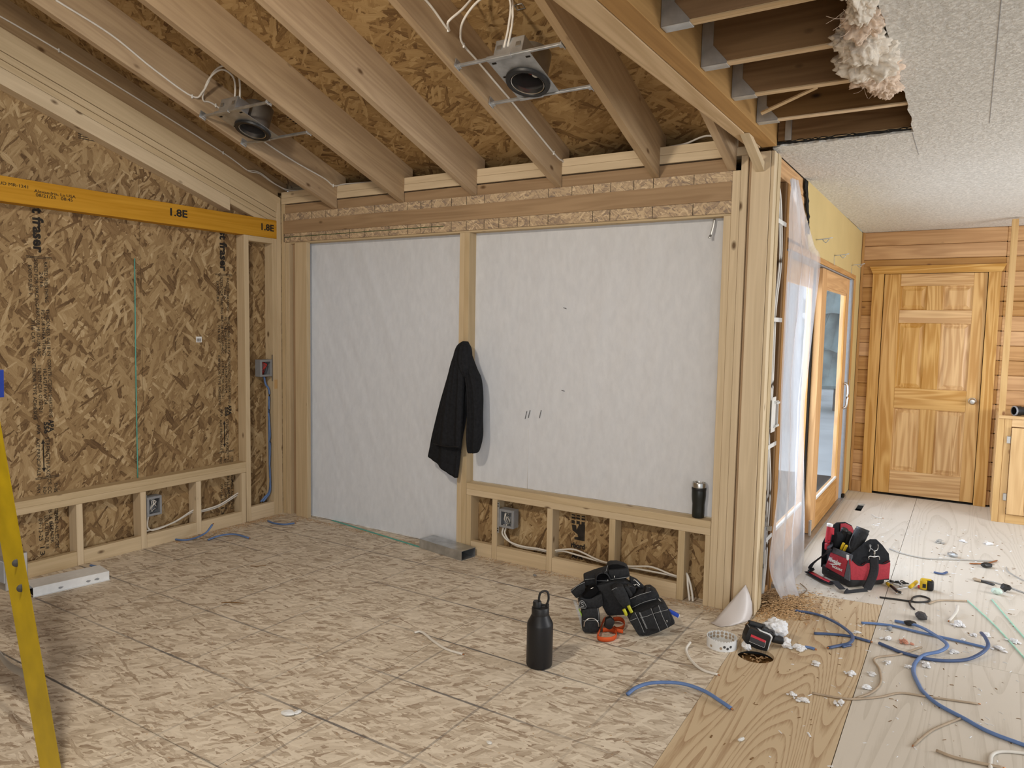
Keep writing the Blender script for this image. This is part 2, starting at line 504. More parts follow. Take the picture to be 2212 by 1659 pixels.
def lathe(name, prof, mat, parent, base, seg=32, M=None):
    """profile of (radius, height) turned about the vertical through base"""
    v, f = [], []
    for r, h in prof:
        for k in range(seg):
            a = 2 * pi * k / seg
            v.append(Vector((r * math.cos(a), r * math.sin(a), h)))
    for i in range(len(prof) - 1):
        for k in range(seg):
            k2 = (k + 1) % seg
            f.append((i * seg + k, i * seg + k2, (i + 1) * seg + k2, (i + 1) * seg + k))
    Mx = M if M is not None else Matrix.Translation(base)
    o = mesh(name, v, f, mat, parent, True, Mx, local=True)
    o.data.set_sharp_from_angle(angle=0.7)
    return o


def plate(name, outer, holes, z0, z1, mat, parent):
    bm = bmesh.new()
    edges = []
    for loop in [outer] + holes:
        vs = [bm.verts.new((p[0], p[1], z1)) for p in loop]
        edges += [bm.edges.new((vs[i], vs[(i + 1) % len(vs)])) for i in range(len(vs))]
    bmesh.ops.triangle_fill(bm, use_beauty=True, use_dissolve=False, edges=edges)
    r = bmesh.ops.extrude_face_region(bm, geom=bm.faces[:])
    for g in r['geom']:
        if isinstance(g, bmesh.types.BMVert):
            g.co.z = z0
    return from_bm(name, bm, mat, parent)


def grid(name, rows, mat, parent=None, smooth=True, M=None, solid=0.0):
    """surface through rows of points"""
    nr, nc = len(rows), len(rows[0])
    v = [p for r in rows for p in r]
    f = [(i * nc + j, i * nc + j + 1, (i + 1) * nc + j + 1, (i + 1) * nc + j) for i in range(nr - 1) for j in range(nc - 1)]
    o = mesh(name, v, f, mat, parent, smooth, M)
    if solid:
        md = o.modifiers.new('thickness', 'SOLIDIFY')
        md.thickness = solid
        md.offset = 0
    return o


TEXTS = []


def text(body, org, xd, yd, size, length, mat, parent, name='printed_lettering', shear=0.0, bold=0.0):
    c = bpy.data.curves.new(name, 'FONT')
    c.body = body
    c.size = size / 0.69
    c.shear = shear
    c.offset = bold
    c.resolution_u = 2
    c.extrude = 0.0004
    c.materials.append(mat)
    o = bpy.data.objects.new(name, c)
    X, Y = Vector(xd).normalized(), Vector(yd).normalized()
    Z = X.cross(Y)
    Mx = Matrix((X, Y, Z)).transposed().to_4x4()
    Mx.translation = Vector(org) + Z * 0.0012
    o.matrix_basis = Mx
    link(o, parent)
    TEXTS.append((o, length))
    return o


def fluff(name, loc, r, mat, sq=(1, 1, 0.7), spike=0.5, parent=None, seed=0, sub=3, jit=1.0):
    bm = bmesh.new()
    bmesh.ops.create_icosphere(bm, subdivisions=sub, radius=1.0)
    for v in bm.verts:
        d = v.co.normalized()
        k = 1 + spike * (0.55 * noise.noise(d * 1.7 + Vector((seed * 3.1, seed, 0))) + 0.35 * noise.noise(d * 5.5 + Vector((seed, 3, seed))) + 0.14 * noise.noise(d * 15 + Vector((seed, 0, 1)))) + random.uniform(-0.05, 0.12) * spike * jit
        v.co = Vector((d.x * sq[0], d.y * sq[1], d.z * sq[2])) * r * k
    lo = min(v.co.z for v in bm.verts)
    o = from_bm(name, bm, mat, parent, sub > 3, Matrix.Translation((loc[0], loc[1], loc[2] - lo)) @ Matrix.Rotation(seed * 1.3, 4, 'Z') if parent is None else Matrix.Translation((loc[0], loc[1], loc[2] - lo)))
    return o


def loft(name, rings, mat, parent=None, cap=True, smooth=True, M=None):
    n = len(rings[0])
    v = [p for r in rings for p in r]
    f = []
    for i in range(len(rings) - 1):
        for k in range(n):
            k2 = (k + 1) % n
            f.append((i * n + k, i * n + k2, (i + 1) * n + k2, (i + 1) * n + k))
    if cap:
        f.append(tuple(range(n))[::-1])
        f.append(tuple((len(rings) - 1) * n + k for k in range(n)))
    if M is not None:
        v = [M @ Vector(p) for p in v]
    return mesh(name, v, f, mat, parent, smooth)


# ================================================================== SETTING: floor
floor = thing('floor', 'subfloor of strand board on the left and plywood on the right', 'floor', kind='structure')
xb = (-4.6, -3.27, -2.07, -0.862)
yb = (-3.0, 0.27, 1.48, 2.70, 3.945)
SEAM = 0.0012
HOLE = (-0.755, 3.385, 0.082)


def seam_x(y):
    return -0.834 - 0.041 * (y - 2.29) / 1.57


for i in range(3):
    for j in range(4):
        x0, x1, y0, y1 = xb[i] + SEAM, xb[i + 1] - SEAM, yb[j] + SEAM, yb[j + 1] - SEAM
        if i < 2:
            panel('osb_panel', (x0, x1), (y0, y1), (-0.018, 0), OSB_F, floor)
        else:
            plate('osb_panel', [(x0, y0), (seam_x(y0) - 0.0015, y0), (seam_x(y1) - 0.0015, y1), (x0, y1)], [], -0.018, 0, OSB_F, floor)
circ = [(HOLE[0] + HOLE[2] * math.cos(2 * pi * k / 28), HOLE[1] + HOLE[2] * math.sin(2 * pi * k / 28)) for k in range(28)]
plate('plywood_panel', [(seam_x(-3), -3), (-0.3225, -3), (-0.3225, 4.418), (-0.70, 4.364), (-0.87, 4.34), (seam_x(3.95), 3.95)], [circ], -0.018, 0, PLY1, floor)
VENT = (-0.745, -0.690, 6.69, 6.99)
plate('plywood_panel', [(-1.04, 4.345), (-0.87, 4.3425), (-0.70, 4.3665), (-0.3225, 4.4205), (-0.3222, 7.62), (-1.04, 7.62)],
      [[(VENT[0], VENT[2]), (VENT[1], VENT[2]), (VENT[1], VENT[3]), (VENT[0], VENT[3])]], -0.018, 0, PLY2, floor)
for y0, y1 in ((-3, 1.42), (1.42, 3.86), (3.86, 6.30), (6.30, 7.62)):
    for x0, x1 in ((-0.3195, 0.90), (0.902, 2.12), (2.122, 3.5)):
        panel('plywood_panel', (x0, x1), (y0 + SEAM, y1 - SEAM), (-0.018, 0), PLY2, floor)
panel('plywood_panel', (-1.04, -0.874), (3.95, 4.343), (-0.018, 0), PLY2, floor)
panel('under_floor', (-4.6, 4.5), (-3, 9.5), (-0.26, -0.25), DARK, floor)
panel('vent_boot', (VENT[0] - 0.1, VENT[1] + 0.1), (VENT[2] - 0.1, VENT[3] + 0.3), (-0.12, -0.115), DARK, floor)
plate('hole_bottom', [(HOLE[0] + 0.12 * math.cos(a), HOLE[1] + 0.12 * math.sin(a)) for a in [2 * pi * k / 24 for k in range(24)]], [], -0.05, -0.045, OLD, floor)

# ================================================================== SETTING: left gable wall
xA, xS = -4.508, -4.597
wl = thing('wall_left', 'left gable wall of strand board with low stud framing and orange header', 'wall', kind='structure')


def roof_z(y):
    return 2.585 + 0.35 * (3.85 - y)


for y0, y1 in ((-2.25, -0.89), (-0.889, 0.33), (0.33, 1.555), (1.555, 2.775), (2.775, 3.99)):
    v = [(xx, yy, zz) for xx in (xS - 0.011, xS) for yy, zz in ((y0 + 0.001, 0.0), (y1 - 0.001, 0.0), (y1 - 0.001, roof_z(y1)), (y0 + 0.001, roof_z(y0)))]
    mesh('osb_sheathing', v, [(3, 2, 1, 0), (4, 5, 6, 7), (0, 1, 5, 4), (1, 2, 6, 5), (2, 3, 7, 6), (3, 0, 4, 7)], OSB_A, wl)
box('header_beam', (xS + 0.001, xA), (-1.0, 3.808), (2.128, 2.265), LVL, wl)
for yr in (0.29, 0.695, 1.10, 1.505, 1.915, 2.322, 2.726, 3.130, 3.505):
    box('stud', (xS + 0.001, xA), (yr - 0.038, yr), (0, 0.377), SPF, wl)
ys = [0.29, 0.695, 1.10, 1.505, 1.915, 2.322, 2.726, 3.130, 3.505]
for a, b in zip(ys[:-1], ys[1:]):
    box('bottom_plate', (xA - 0.038, xA), (a + 0.001, b - 0.039), (0, 0.088), SPF, wl)
box('sill_plate', (xS + 0.001, xA), (0.2, 3.509), (0.378, 0.417), SPF, wl)
box('sill_plate', (xS + 0.001, xA + 0.001), (0.2, 3.509), (0.4175, 0.456), SPF, wl)
box('post', (xS + 0.001, xA), (3.511, 3.551), (0, 2.127), SPF, wl)
box('bottom_plate', (xA - 0.038, xA), (3.552, 3.764), (0, 0.105), SPF, wl)
box('blocking', (xS + 0.001, xA), (3.552, 3.764), (2.088, 2.127), SPF, wl)
box('corner_stud', (xS + 0.001, xA), (3.765, 3.807), (0, 2.127), SPF, wl)
box('corner_stud', (xS + 0.001, xA), (3.8085, 3.848), (0, 2.40), SPF, wl)


def rake(name, dz0, dz1, x0, x1, mat, y0=-1.0, y1=3.807):
    def zt(y):
        return 2.436 + 0.327 * (3.85 - y)
    prism(name, [(x0, y0, zt(y0) + dz0), (x0, y1, zt(y1) + dz0), (x0, y1, zt(y1) + dz1), (x0, y0, zt(y0) + dz1)], (x1 - x0, 0, 0), mat, wl, (0, 1, -0.327))


rake('rake_board', -0.122, 0.0, xA - 0.03, xA, SPF, -1.0, 3.846)
rake('rake_plate', -0.165, -0.126, xS + 0.001, xA - 0.004, SPF)
rake('rake_plate', -0.207, -0.168, xS + 0.001, xA - 0.010, SPF)
rake('rake_plate', -0.300, -0.211, xS + 0.001, xA - 0.006, SPF, y1=3.40)
rake('rake_plate', -0.250, -0.211, xS + 0.001, xA - 0.006, SPF, y0=3.403, y1=3.80)

# printed stencil on the gable sheathing (reads downwards)
dn, rt = (0, 0, -1), (0, 1, 0)


def stencil(y0, dz):
    def T(body, dy, z, length, size=0.019, mat=INK, bold=0.0):
        text(body, (xS, y0 + dy - size / 2, z + dz), dn, rt, size, length, mat, wl, bold=bold)
    T('west fraser', 0.0, 2.262, 0.395, 0.055, bold=0.003)
    for dz2 in (0.0, 0.008):
        box('printed_rule', (xS, xS + 0.0014), (y0 - 0.07, y0 + 0.07), (1.848 - dz2 + dz, 1.851 - dz2 + dz), INK, wl, 0)
    T('RATED SHEATHING', 0.033, 1.825, 0.235)
    T('24/16', 0.008, 1.765, 0.09)
    T('SIZED FOR SPACING', -0.020, 1.835, 0.27)
    T('EXPOSURE 1', -0.052, 1.80, 0.165)
    T('THICKNESS 0.418 IN', 0.036, 1.55, 0.275)
    T('PS 2-18 SHEATHING', 0.010, 1.545, 0.265)
    T('PRP-108 HUD-UM-40C', -0.018, 1.555, 0.28)
    T('7/16 CAT', -0.046, 1.485, 0.13)
    T('CONSTRUCTION SHEATHING', 0.036, 1.255, 0.345)
    T('1R24/2F16/W24', 0.010, 1.205, 0.21)
    T('11.0 MM CSA O325-21', -0.018, 1.225, 0.27)
    T('EXTERIOR TYPE ADHESIVE', -0.048, 1.265, 0.36)
    T('APA', 0.036, 0.895, 0.075, 0.026, bold=0.0015)
    T('556', 0.008, 0.885, 0.07, 0.024, bold=0.0015)
    T('APA', -0.035, 0.875, 0.06, 0.02)
    T('STRENGTH AXIS', 0.012, 0.795, 0.235, 0.022)
    T('AXE PRINCIPALE', -0.040, 0.795, 0.225)
    tube('printed_arrow', [(xS + 0.001, y0 - 0.012, 0.775 + dz), (xS + 0.001, y0 - 0.012, 0.60 + dz)], 0.003, INK, wl, sub=1, sides=6)
    for zz, s in ((0.785, 1), (0.585, -1)):
        mesh('printed_arrow', [(xS + 0.0012, y0 - 0.012, zz + dz), (xS + 0.0012, y0 - 0.024, zz - 0.028 * s + dz), (xS + 0.0012, y0, zz - 0.028 * s + dz)], [(0, 1, 2)], INK, wl)
    for dz2 in (0.0, 0.008):
        box('printed_rule', (xS, xS + 0.0014), (y0 - 0.06, y0 + 0.07), (0.556 - dz2 + dz, 0.559 - dz2 + dz), INK, wl, 0)
    T('THIS SIDE DOWN', 0.050, 0.515, 0.23)
    T('CE COTE VERS LE BAS', 0.016, 0.545, 0.31)
    T('ROOF', -0.012, 0.50, 0.07)
    T('MAY BE', -0.045, 0.52, 0.09)
    T('SPACE ALL EDGES', 0.048, 0.345, 0.23)
    T('ESPACER', 0.022, 0.275, 0.12)
    T('LES COTES DE 1/8', -0.008, 0.325, 0.20)
    T('09-13-25', -0.04, 0.315, 0.135, 0.022)
    T('13', -0.035, 0.155, 0.05, 0.026)


stencil(2.165, 0.0)
stencil(3.402, -0.015)
text('1.8E', (xA, 2.92, 2.186), (0, 1, -0.0), (0, 0, 1), 0.046, 0.125, INK, wl, bold=0.002)
text('1.8E', (xA, 3.652, 2.180), (0, 1, -0.0), (0, 0, 1), 0.046, 0.115, INK, wl, bold=0.002)
text('08/21/25   08:45', (xA, 2.115, 2.180), (0, 1, -0.0), (0, 0, 1), 0.018, 0.20, INK, wl)
text('Alexandria, La USA', (xA, 2.108, 2.202), (0, 1, -0.0), (0, 0, 1), 0.016, 0.225, INK, wl)
text('PLUD MR-1241', (xA, 1.90, 2.216), (0, 1, -0.0), (0, 0, 1), 0.017, 0.175, INK, wl)
for k in range(9):
    yy = 2.40 + k * 0.016
    box('printed_rule', (xS, xS + 0.0014), (yy, yy + 0.006), (2.62, 2.62 + 0.02 + 0.022 * (k % 3)), INK, wl, 0)
for k in range(3):
    box('printed_rule', (xS, xS + 0.0014), (2.405, 2.535), (2.60 - k * 0.012, 2.604 - k * 0.012), INK, wl, 0)
mesh('sticker', [(xS + 0.001, y, z) for y, z in ((3.17, 1.345), (3.215, 1.345), (3.215, 1.385), (3.17, 1.385))], [(0, 1, 2, 3)], LABELW, wl)
for k in range(7):
    box('barcode_bar', (xS + 0.001, xS + 0.002), (3.177 + k * 0.0048, 3.179 + k * 0.0048), (1.350, 1.372), INK, wl, 0)

# ================================================================== SETTING: back wall
yB, yS = 3.85, 3.939
wb = thing('wall_back', 'back stud wall with two openings covered in white sheeting', 'wall', kind='structure')
box('top_plate', (xS + 0.09, -1.003), (yB, yS), (2.392, 2.436), SPF, wb)
box('top_plate', (xS + 0.09, -1.003), (yB + 0.002, yS), (2.437, 2.482), SPF, wb)
box('ledger', (xA + 0.002, -1.083), (yB + 0.006, yB + 0.044), (2.3185, 2.384), BRD, wb)
panel('osb_header', (xA + 0.03, -1.083), (yB, yB + 0.011), (2.105, 2.318), OSB_H, wb)
box('header_board', (xA + 0.03, -1.085), (yB - 0.007, yB - 0.0005), (2.168, 2.264), BRD, wb, 0.001)
box('header_plate', (xA + 0.03, -1.083), (yB + 0.0115, yS), (2.092, 2.130), SPF, wb)
box('header_core', (xA + 0.03, -1.083), (yB + 0.012, yS), (2.131, 2.318), BRD, wb)
for k in range(26):
    xx = -4.40 + k * 0.125 + random.uniform(-0.03, 0.03)
    for z0, z1 in ((2.106, 2.166), (2.266, 2.317)):
        if random.random() < 0.75:
            box('panel_joint', (xx, xx + 0.003), (yB - 0.0006, yB), (z0, z1), DARK, wb, 0)
box('chalk_line', (xA + 0.04, -2.95), (yB - 0.0008, yB), (2.139, 2.144), INKG, wb, 0)
# left jamb
box('corner_stud', (-4.507, -4.470), (yB, yS), (0, 2.391), SPF, wb)
box('stud', (-4.468, -4.425), (yB + 0.004, yS), (0, 2.10), SPF, wb)
box('stud', (-4.355, -4.229), (yB - 0.003, yB + 0.034), (0, 2.095), SPF, wb)
box('stud', (-4.420, -4.358), (yB + 0.034, yB + 0.07), (0, 2.10), BRD, wb)
# mullion
box('stud', (-2.818, -2.779), (yB, yS), (0, 2.091), SPF, wb)
box('stud', (-2.778, -2.741), (yB - 0.002, yS), (0, 2.091), SPF, wb)
# knee wall under the right opening
kn = (-2.702, -2.497, -2.093, -1.678, -1.263)
for xr in kn:
    box('stud', (xr - 0.038, xr), (yB, yS), (0, 0.391), SPF, wb)
box('stud', (-1.151, -1.122), (yB, yS), (0, 0.391), SPF, wb)
for a, b in zip(kn[:-1], kn[1:]):
    box('bottom_plate', (a + 0.001, b - 0.039), (yB, yB + 0.038), (0, 0.088), SPF, wb)
box('sill_plate', (-2.740, -1.123), (yB, yS), (0.3915, 0.431), SPF, wb)
box('sill_plate', (-2.740, -1.123), (yB - 0.001, yS), (0.4315, 0.470), SPF, wb)
panel('osb_sheathing', (-2.74, -1.12), (yS + 0.001, yS + 0.012), (0, 0.45), OSB_B, wb)
# right jamb and post
for x0, x1, zt in ((-1.121, -1.0835, 2.091), (-1.0825, -1.0415, 2.318), (-1.0405, -1.006, 2.391)):
    box('stud', (x0, x1), (yB - random.uniform(0, 0.003), yS), (0, zt), SPF, wb)
box('stud', (-1.004, -0.989), (yB + 0.016, yS), (0, 2.39), BRD, wb)
box('post_board', (-0.988, -0.894), (yB - 0.004, yB + 0.036), (0, 2.40), SPF, wb)
box('post', (-0.986, -0.878), (yB + 0.037, yB + 0.076), (0, 2.40), SPF, wb)
box('post', (-0.892, -0.876), (yB, yB + 0.036), (0, 2.40), SPF, wb)
box('post', (-0.986, -0.874), (yB + 0.078, yB + 0.118), (0, 2.40), SPF, wb)
box('post', (-0.986, -0.878), (yB + 0.120, yB + 0.160), (0, 2.40), SPF, wb)
# lettering on the low sheathing
for k, (z, h) in enumerate(((0.355, 0.008), (0.340, 0.012), (0.318, 0.02))):
    for q in range(3):
        box('printed_rule', (-2.008 + q * 0.034, -1.985 + q * 0.034), (yS, yS + 0.0005), (z - h, z), INK, wb, 0)
mesh('printed_logo', [(x, yS, z) for x, z in ((-2.005, 0.29), (-1.975, 0.29), (-1.972, 0.26), (-1.955, 0.30), (-1.915, 0.30), (-1.915, 0.20), (-1.985, 0.20), (-1.985, 0.215), (-1.96, 0.22), (-1.965, 0.235), (-2.0, 0.255))], [tuple(range(11))], INK, wb)
text('rbord', (-2.008, yS, 0.150), (1, 0, 0), (0, 0, 1), 0.030, 0.094, INK, wb, bold=0.002)
text('APA', (-2.0, yS, 0.085), (1, 0, 0), (0, 0, 1), 0.024, 0.08, INK, wb, bold=0.002)


def sheet(name, x0, x1, z0, z1, y, seed, parent, diag, amp):
    rows = []
    nx, nz = 110, 90
    for i in range(nz + 1):
        z = z0 + (z1 - z0) * i / nz
        r = []
        for j in range(nx + 1):
            x = x0 + (x1 - x0) * j / nx
            e = min(1, (x - x0) / 0.06, (x1 - x) / 0.06, (z1 - z) / 0.06)
            w = noise.noise(Vector(((x + diag * z) * 9, (z - diag * x) * 1.3, seed))) * 0.010
            w += noise.noise(Vector(((x + diag * z) * 26, (z - diag * x) * 3.0, seed + 5))) * 0.0035
            w += noise.noise(Vector((x * 40, z * 30, seed + 9))) * 0.0012
            r.append((x, y + w * amp * max(e, 0.0), z))
        rows.append(r)
    return grid(name, rows, WRAP, parent, True)


sheet('white_sheeting', -4.34, -2.818, 0.004, 2.10, 3.925, 3.0, wb, 0.45, 0.62)
sheet('white_sheeting', -2.742, -1.118, 0.474, 2.10, 3.925, 11.0, wb, -0.2, 0.4)
tube('wrap_seam', [(-2.318, 3.922, 0.475), (-2.318, 3.922, 0.85)], 0.0016, LABELW, wb, sub=1, sides=6)
for px in [(-2.330,3.917,0.968),(-2.307,3.917,0.976),(-2.227,3.917,0.982)]:
    tube('scuff_mark', [px, (px[0] - 0.012, px[1], px[2] - 0.05)], 0.002, GREYF, wb, sub=1, sides=6)
for px in [(-2.088,3.917,1.615),(-2.087,3.917,1.115)]:
    tube('scuff_mark', [px, (px[0] + 0.02, px[1], px[2] - 0.004)], 0.002, GREYF, wb, sub=1, sides=6)

# ================================================================== SETTING: sloped roof over the new room
rf = thing('ceiling', 'sloped strand board roof deck carried on bare rafters', 'ceiling', kind='structure')
cuts_y = (-2.25, 0.65, 1.87, 3.09, 4.34)
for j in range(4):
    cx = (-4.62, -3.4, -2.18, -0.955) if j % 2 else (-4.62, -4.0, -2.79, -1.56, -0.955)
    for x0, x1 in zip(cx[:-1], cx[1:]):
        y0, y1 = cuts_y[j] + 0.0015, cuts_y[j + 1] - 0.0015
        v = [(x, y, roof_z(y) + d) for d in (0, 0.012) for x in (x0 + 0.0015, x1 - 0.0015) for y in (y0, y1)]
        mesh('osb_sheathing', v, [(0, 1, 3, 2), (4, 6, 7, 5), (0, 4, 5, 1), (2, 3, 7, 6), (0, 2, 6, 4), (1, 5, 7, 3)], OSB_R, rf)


def rafter(x0, x1, ytop=-0.8, name='rafter'):
    def bz(y):
        return 2.32 + 0.35 * (3.85 - y)
    prof = [(x0, 3.849, 2.32), (x0, 3.849, 2.4835), (x0, 3.937, 2.4835), (x0, 3.937, roof_z(3.937) - 0.001), (x0, ytop, roof_z(ytop) - 0.001), (x0, ytop, bz(ytop))]
    prism(name, prof, (x1 - x0, 0, 0), RAF, rf, (0, 1, -0.35))


RX = (-3.915, -3.286, -2.690, -2.083, -1.481, -1.066)
for xr in RX:
    rafter(xr - 0.040, xr)
rafter(xS + 0.006, xA - 0.034)
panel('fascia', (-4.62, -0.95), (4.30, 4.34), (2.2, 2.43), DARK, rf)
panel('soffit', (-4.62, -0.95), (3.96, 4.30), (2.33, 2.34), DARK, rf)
for px in ((-2.42, 2.30), (-1.79, 2.86)):
    z = roof_z(px[1])
    tube('panel_clip', [(px[0] - 0.02, px[1], z - 0.003), (px[0] + 0.02, px[1], z - 0.003), (px[0] + 0.02, px[1] + 0.03, z - 0.012), (px[0] - 0.02, px[1] + 0.03, z - 0.012)], 0.003, GALV, rf, sub=1, sides=6, close=True)
# faint mill stamps on the roof deck
for (x, y, w, h) in ((-3.62, 2.05, 0.16, 6), (-3.05, 3.05, 0.14, 5), (-3.75, 3.25, 0.12, 4), (-4.25, 2.55, 0.12, 5), (-2.42, 3.1, 0.0, 0)):
    for k in range(h):
        yy = y + k * 0.022
        for q in range(5):
            if random.random() < 0.7:
                xx = x + q * w / 5
                v = [(xx, yy, roof_z(yy) - 0.0012), (xx + w / 7, yy, roof_z(yy) - 0.0012), (xx + w / 7, yy + 0.009, roof_z(yy + 0.009) - 0.0012), (xx, yy + 0.009, roof_z(yy + 0.009) - 0.0012)]
                mesh('mill_stamp', v, [(0, 3, 2, 1)], INK, rf)

rear = thing('wall_rear', 'plain strand board wall closing the new room behind the viewer', 'wall', kind='structure')
panel('osb_sheathing', (-4.6, -1.0), (-2.26, -2.25), (0, 4.7), OSB_B, rear)

# opening beam between the two rooms
panel('gable_fill', (-1.06, -0.869), (3.85, 3.95), (2.436, 2.66), OLD, rf)
bm_ = thing('trim_1', 'long orange timber beam with a pale board nailed along its side', 'beam', kind='structure')
box('beam_timber', (-0.942, -0.868), (-1.0, 3.846), (2.418, 2.655), FIRB, bm_)
prism('beam_board', [(-1.045, -1.0, 2.414), (-1.045, 1.9, 2.414), (-0.996, 3.72, 2.414), (-0.996, 3.83, 2.414), (-0.9445, 3.83, 2.414), (-0.9445, -1.0, 2.414)], (0, 0, 0.16), OLDP, bm_, (0, 1, 0))
prism('brace_block', [(-0.965, 3.52, 2.4155), (-0.965, 3.845, 2.300), (-0.965, 3.845, 2.345), (-0.965, 3.60, 2.4155)], (0.042, 0, 0), SPF, bm_, (0, 1, -0.35))

# ================================================================== SETTING: flat ceiling of the old room with the opened bay
cl = thing('ceiling', 'white textured ceiling with a cut out corner showing dark joists', 'ceiling', kind='structure')
jag = [(-0.268 + random.uniform(-0.006, 0.006), y) for y in [v * 0.06 for v in range(-48, 64)]]
jagx = [(x, 3.872 + random.uniform(-0.008, 0.008)) for x in [-0.285 - 0.03 * k for k in range(20)]]
plate('ceiling_drywall', [(-0.268, -3.0)] + jag + [(-0.27, 3.868)] + jagx + [(-0.90, 3.90), (-0.885, 7.55), (3.5, 7.55), (3.5, -3.0)], [], 2.42, 2.433, CEIL, cl)
box('ceiling_crack', (0.0202, 0.0222), (1.5, 3.86), (2.4188, 2.4199), GREYP, cl, 0)
box('ceiling_crack', (-0.277, -0.2745), (3.88, 4.36), (2.4188, 2.4199), GREYP, cl, 0)
for yj in (4.66, 4.26, 3.865, 3.445, 3.04, 2.645, 2.245, 1.84, 1.43):
    box('joist', (-0.866, 1.6), (yj - 0.019, yj + 0.019), (2.441, 2.66), OLD, cl)
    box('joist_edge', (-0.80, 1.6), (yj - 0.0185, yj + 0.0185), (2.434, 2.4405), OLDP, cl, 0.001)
    if yj < 3.8:
        box('joist_hanger', (-0.866, -0.775), (yj - 0.024, yj + 0.024), (2.430, 2.4335), GALV, cl, 0.001)
        for s in (-1, 1):
            v = [(-0.866, yj + s * 0.0215, z) for z in (2.431, 2.60)] + [(-0.825, yj + s * 0.0215, 2.60), (-0.825, yj + s * 0.0215, 2.50), (-0.775, yj + s * 0.0215, 2.44), (-0.775, yj + s * 0.0215, 2.431)]
            prism('joist_hanger', v, (0, s * 0.0015, 0), GALV, cl)
box('joist_hanger', (-0.83, -0.80), (3.835, 3.8455), (2.44, 2.58), GALV, cl, 0.001)
panel('subfloor_above', (-0.95, 3.5), (-3.0, 7.6), (2.662, 2.68), OLD, cl)
prism('lath', [(-0.823,3.341,2.437), (-0.553,3.084,2.437), (-0.549,3.055,2.437), (-0.820,3.303,2.437)], (0, 0, 0.006), OLDP, cl)
top, bot = [], []
for k in range(40):
    x = -0.872 + k * 0.0152
    top.append((x, 3.8445, 2.4335 + random.uniform(0, 0.006)))
    bot.append((x, 3.8655, 2.4275 + random.uniform(0, 0.004)))
grid('felt_and_gap_shade', [bot, top], FELT_GAP, cl, False, solid=0.003)  # ragged dark strip standing in for shade in the gap above the drywall

# ================================================================== SETTING: old outside wall with the glass door
xY = -0.892
wr = thing('wall_right', 'old house wall of yellow drywall with an opened stud bay', 'wall', kind='structure')
panel('old_sheathing', (-1.06, -1.045), (3.95, 4.40), (0, 2.66), OLD, wr)
panel('old_sheathing', (-1.06, -1.045), (4.40, 7.06), (1.99, 2.66), OLD, wr)
box('old_header', (-1.04, -0.906), (4.87, 7.19), (2.004, 2.10), OLDW, wr)
panel('old_sheathing', (-0.972, -0.962), (7.12, 7.7), (0, 2.66), OLD, wr)
box('stud', (-1.04, -0.905), (4.012, 4.022), (0, 2.32), OLD, wr)
box('stud', (-1.04, -0.905), (4.275, 4.312), (0, 2.32), OLD, wr)
box('stud', (-1.04, -0.900), (4.314, 4.35), (0, 2.32), OLDW, wr)
box('old_header', (-1.04, -0.905), (4.012, 4.86), (2.322, 2.42), OLDW, wr)
box('old_header', (-1.04, -0.905), (4.352, 4.86), (2.03, 2.32), OLDW, wr)
box('bottom_plate', (-1.04, -0.905), (4.023, 4.274), (0, 0.038), OLDW, wr)
rows = []
prof = [(2.42, 4.78), (2.36, 4.80), (2.30, 4.83), (2.24, 4.85), (2.18, 4.87), (2.12, 4.90), (2.06, 4.91), (2.005, 4.915)]
yel = [(xY, y, z) for z, y in prof] + [(xY, 7.12, 2.005), (xY, 7.12, 2.005)]
prism('yellow_drywall', [(xY, y, z) for z, y in prof] + [(xY, 7.19, 2.005), (xY, 7.19, 0.01), (xY, 7.525, 0.01), (xY, 7.525, 2.42)], (-0.013, 0, 0), YEL, wr)
z = 2.415
pts0, pts1 = [], []
while z > 2.10:
    f = (2.415 - z) / 0.315
    pts0.append((xY - 0.001, 4.71 + 0.20 * f + random.uniform(-0.03, 0.02), z))
    pts1.append((xY - 0.001, 4.81 + 0.15 * f + random.uniform(-0.02, 0.02), z))
    z -= 0.018
grid('felt_and_gap_shade', [pts0, pts1], FELT_GAP, wr, False, solid=0.006)
dr = thing('door_1', 'sliding patio door with honey stained wooden frame and tall glass', 'door', kind='structure')
box('head_frame', (-1.04, -0.888), (4.36, 7.19), (1.965, 2.003), FIR, dr)
box('head_track', (-1.00, -0.895), (4.37, 7.08), (1.955, 1.964), GREYP, dr)
box('jamb', (-0.96, -0.886), (7.10, 7.19), (0, 1.964), FIR, dr)
box('jamb_track', (-0.96, -0.893), (7.02, 7.098), (0.02, 1.955), GREYP, dr)
box('jamb', (-1.04, -0.905), (4.352, 4.43), (0, 1.964), FIR, dr)
box('threshold', (-1.045, -0.868), (4.352, 7.19), (0.0, 0.022), ALU, dr)


def sash(x0, x1, y0, y1, z0, z1, gy0, gy1, gz0, gz1):
    box('stile', (x0, x1), (y0, gy0), (z0, z1), FIR, dr)
    box('stile', (x0, x1), (gy1, y1), (z0, z1), FIR, dr)
    box('rail', (x0, x1), (gy0 + 0.0005, gy1 - 0.0005), (z0, gz0), FIR, dr)
    box('rail', (x0, x1), (gy0 + 0.0005, gy1 - 0.0005), (gz1, z1), FIR, dr)
    xm = (x0 + x1) / 2
    panel('glass_pane', (xm - 0.003, xm + 0.003), (gy0 - 0.005, gy1 + 0.005), (gz0 - 0.005, gz1 + 0.005), GLASS, dr)
    for a, b, c, d in ((gy0, gy1, gz0, gz0 + 0.018), (gy0, gy1, gz1 - 0.018, gz1), (gy0, gy0 + 0.018, gz0, gz1), (gy1 - 0.018, gy1, gz0, gz1)):
        box('glazing_bead', (x1 - 0.016, x1 - 0.002), (a, b), (c, d), BRIGHT if c == gz0 and d < gz0 + 0.02 else FIR, dr)


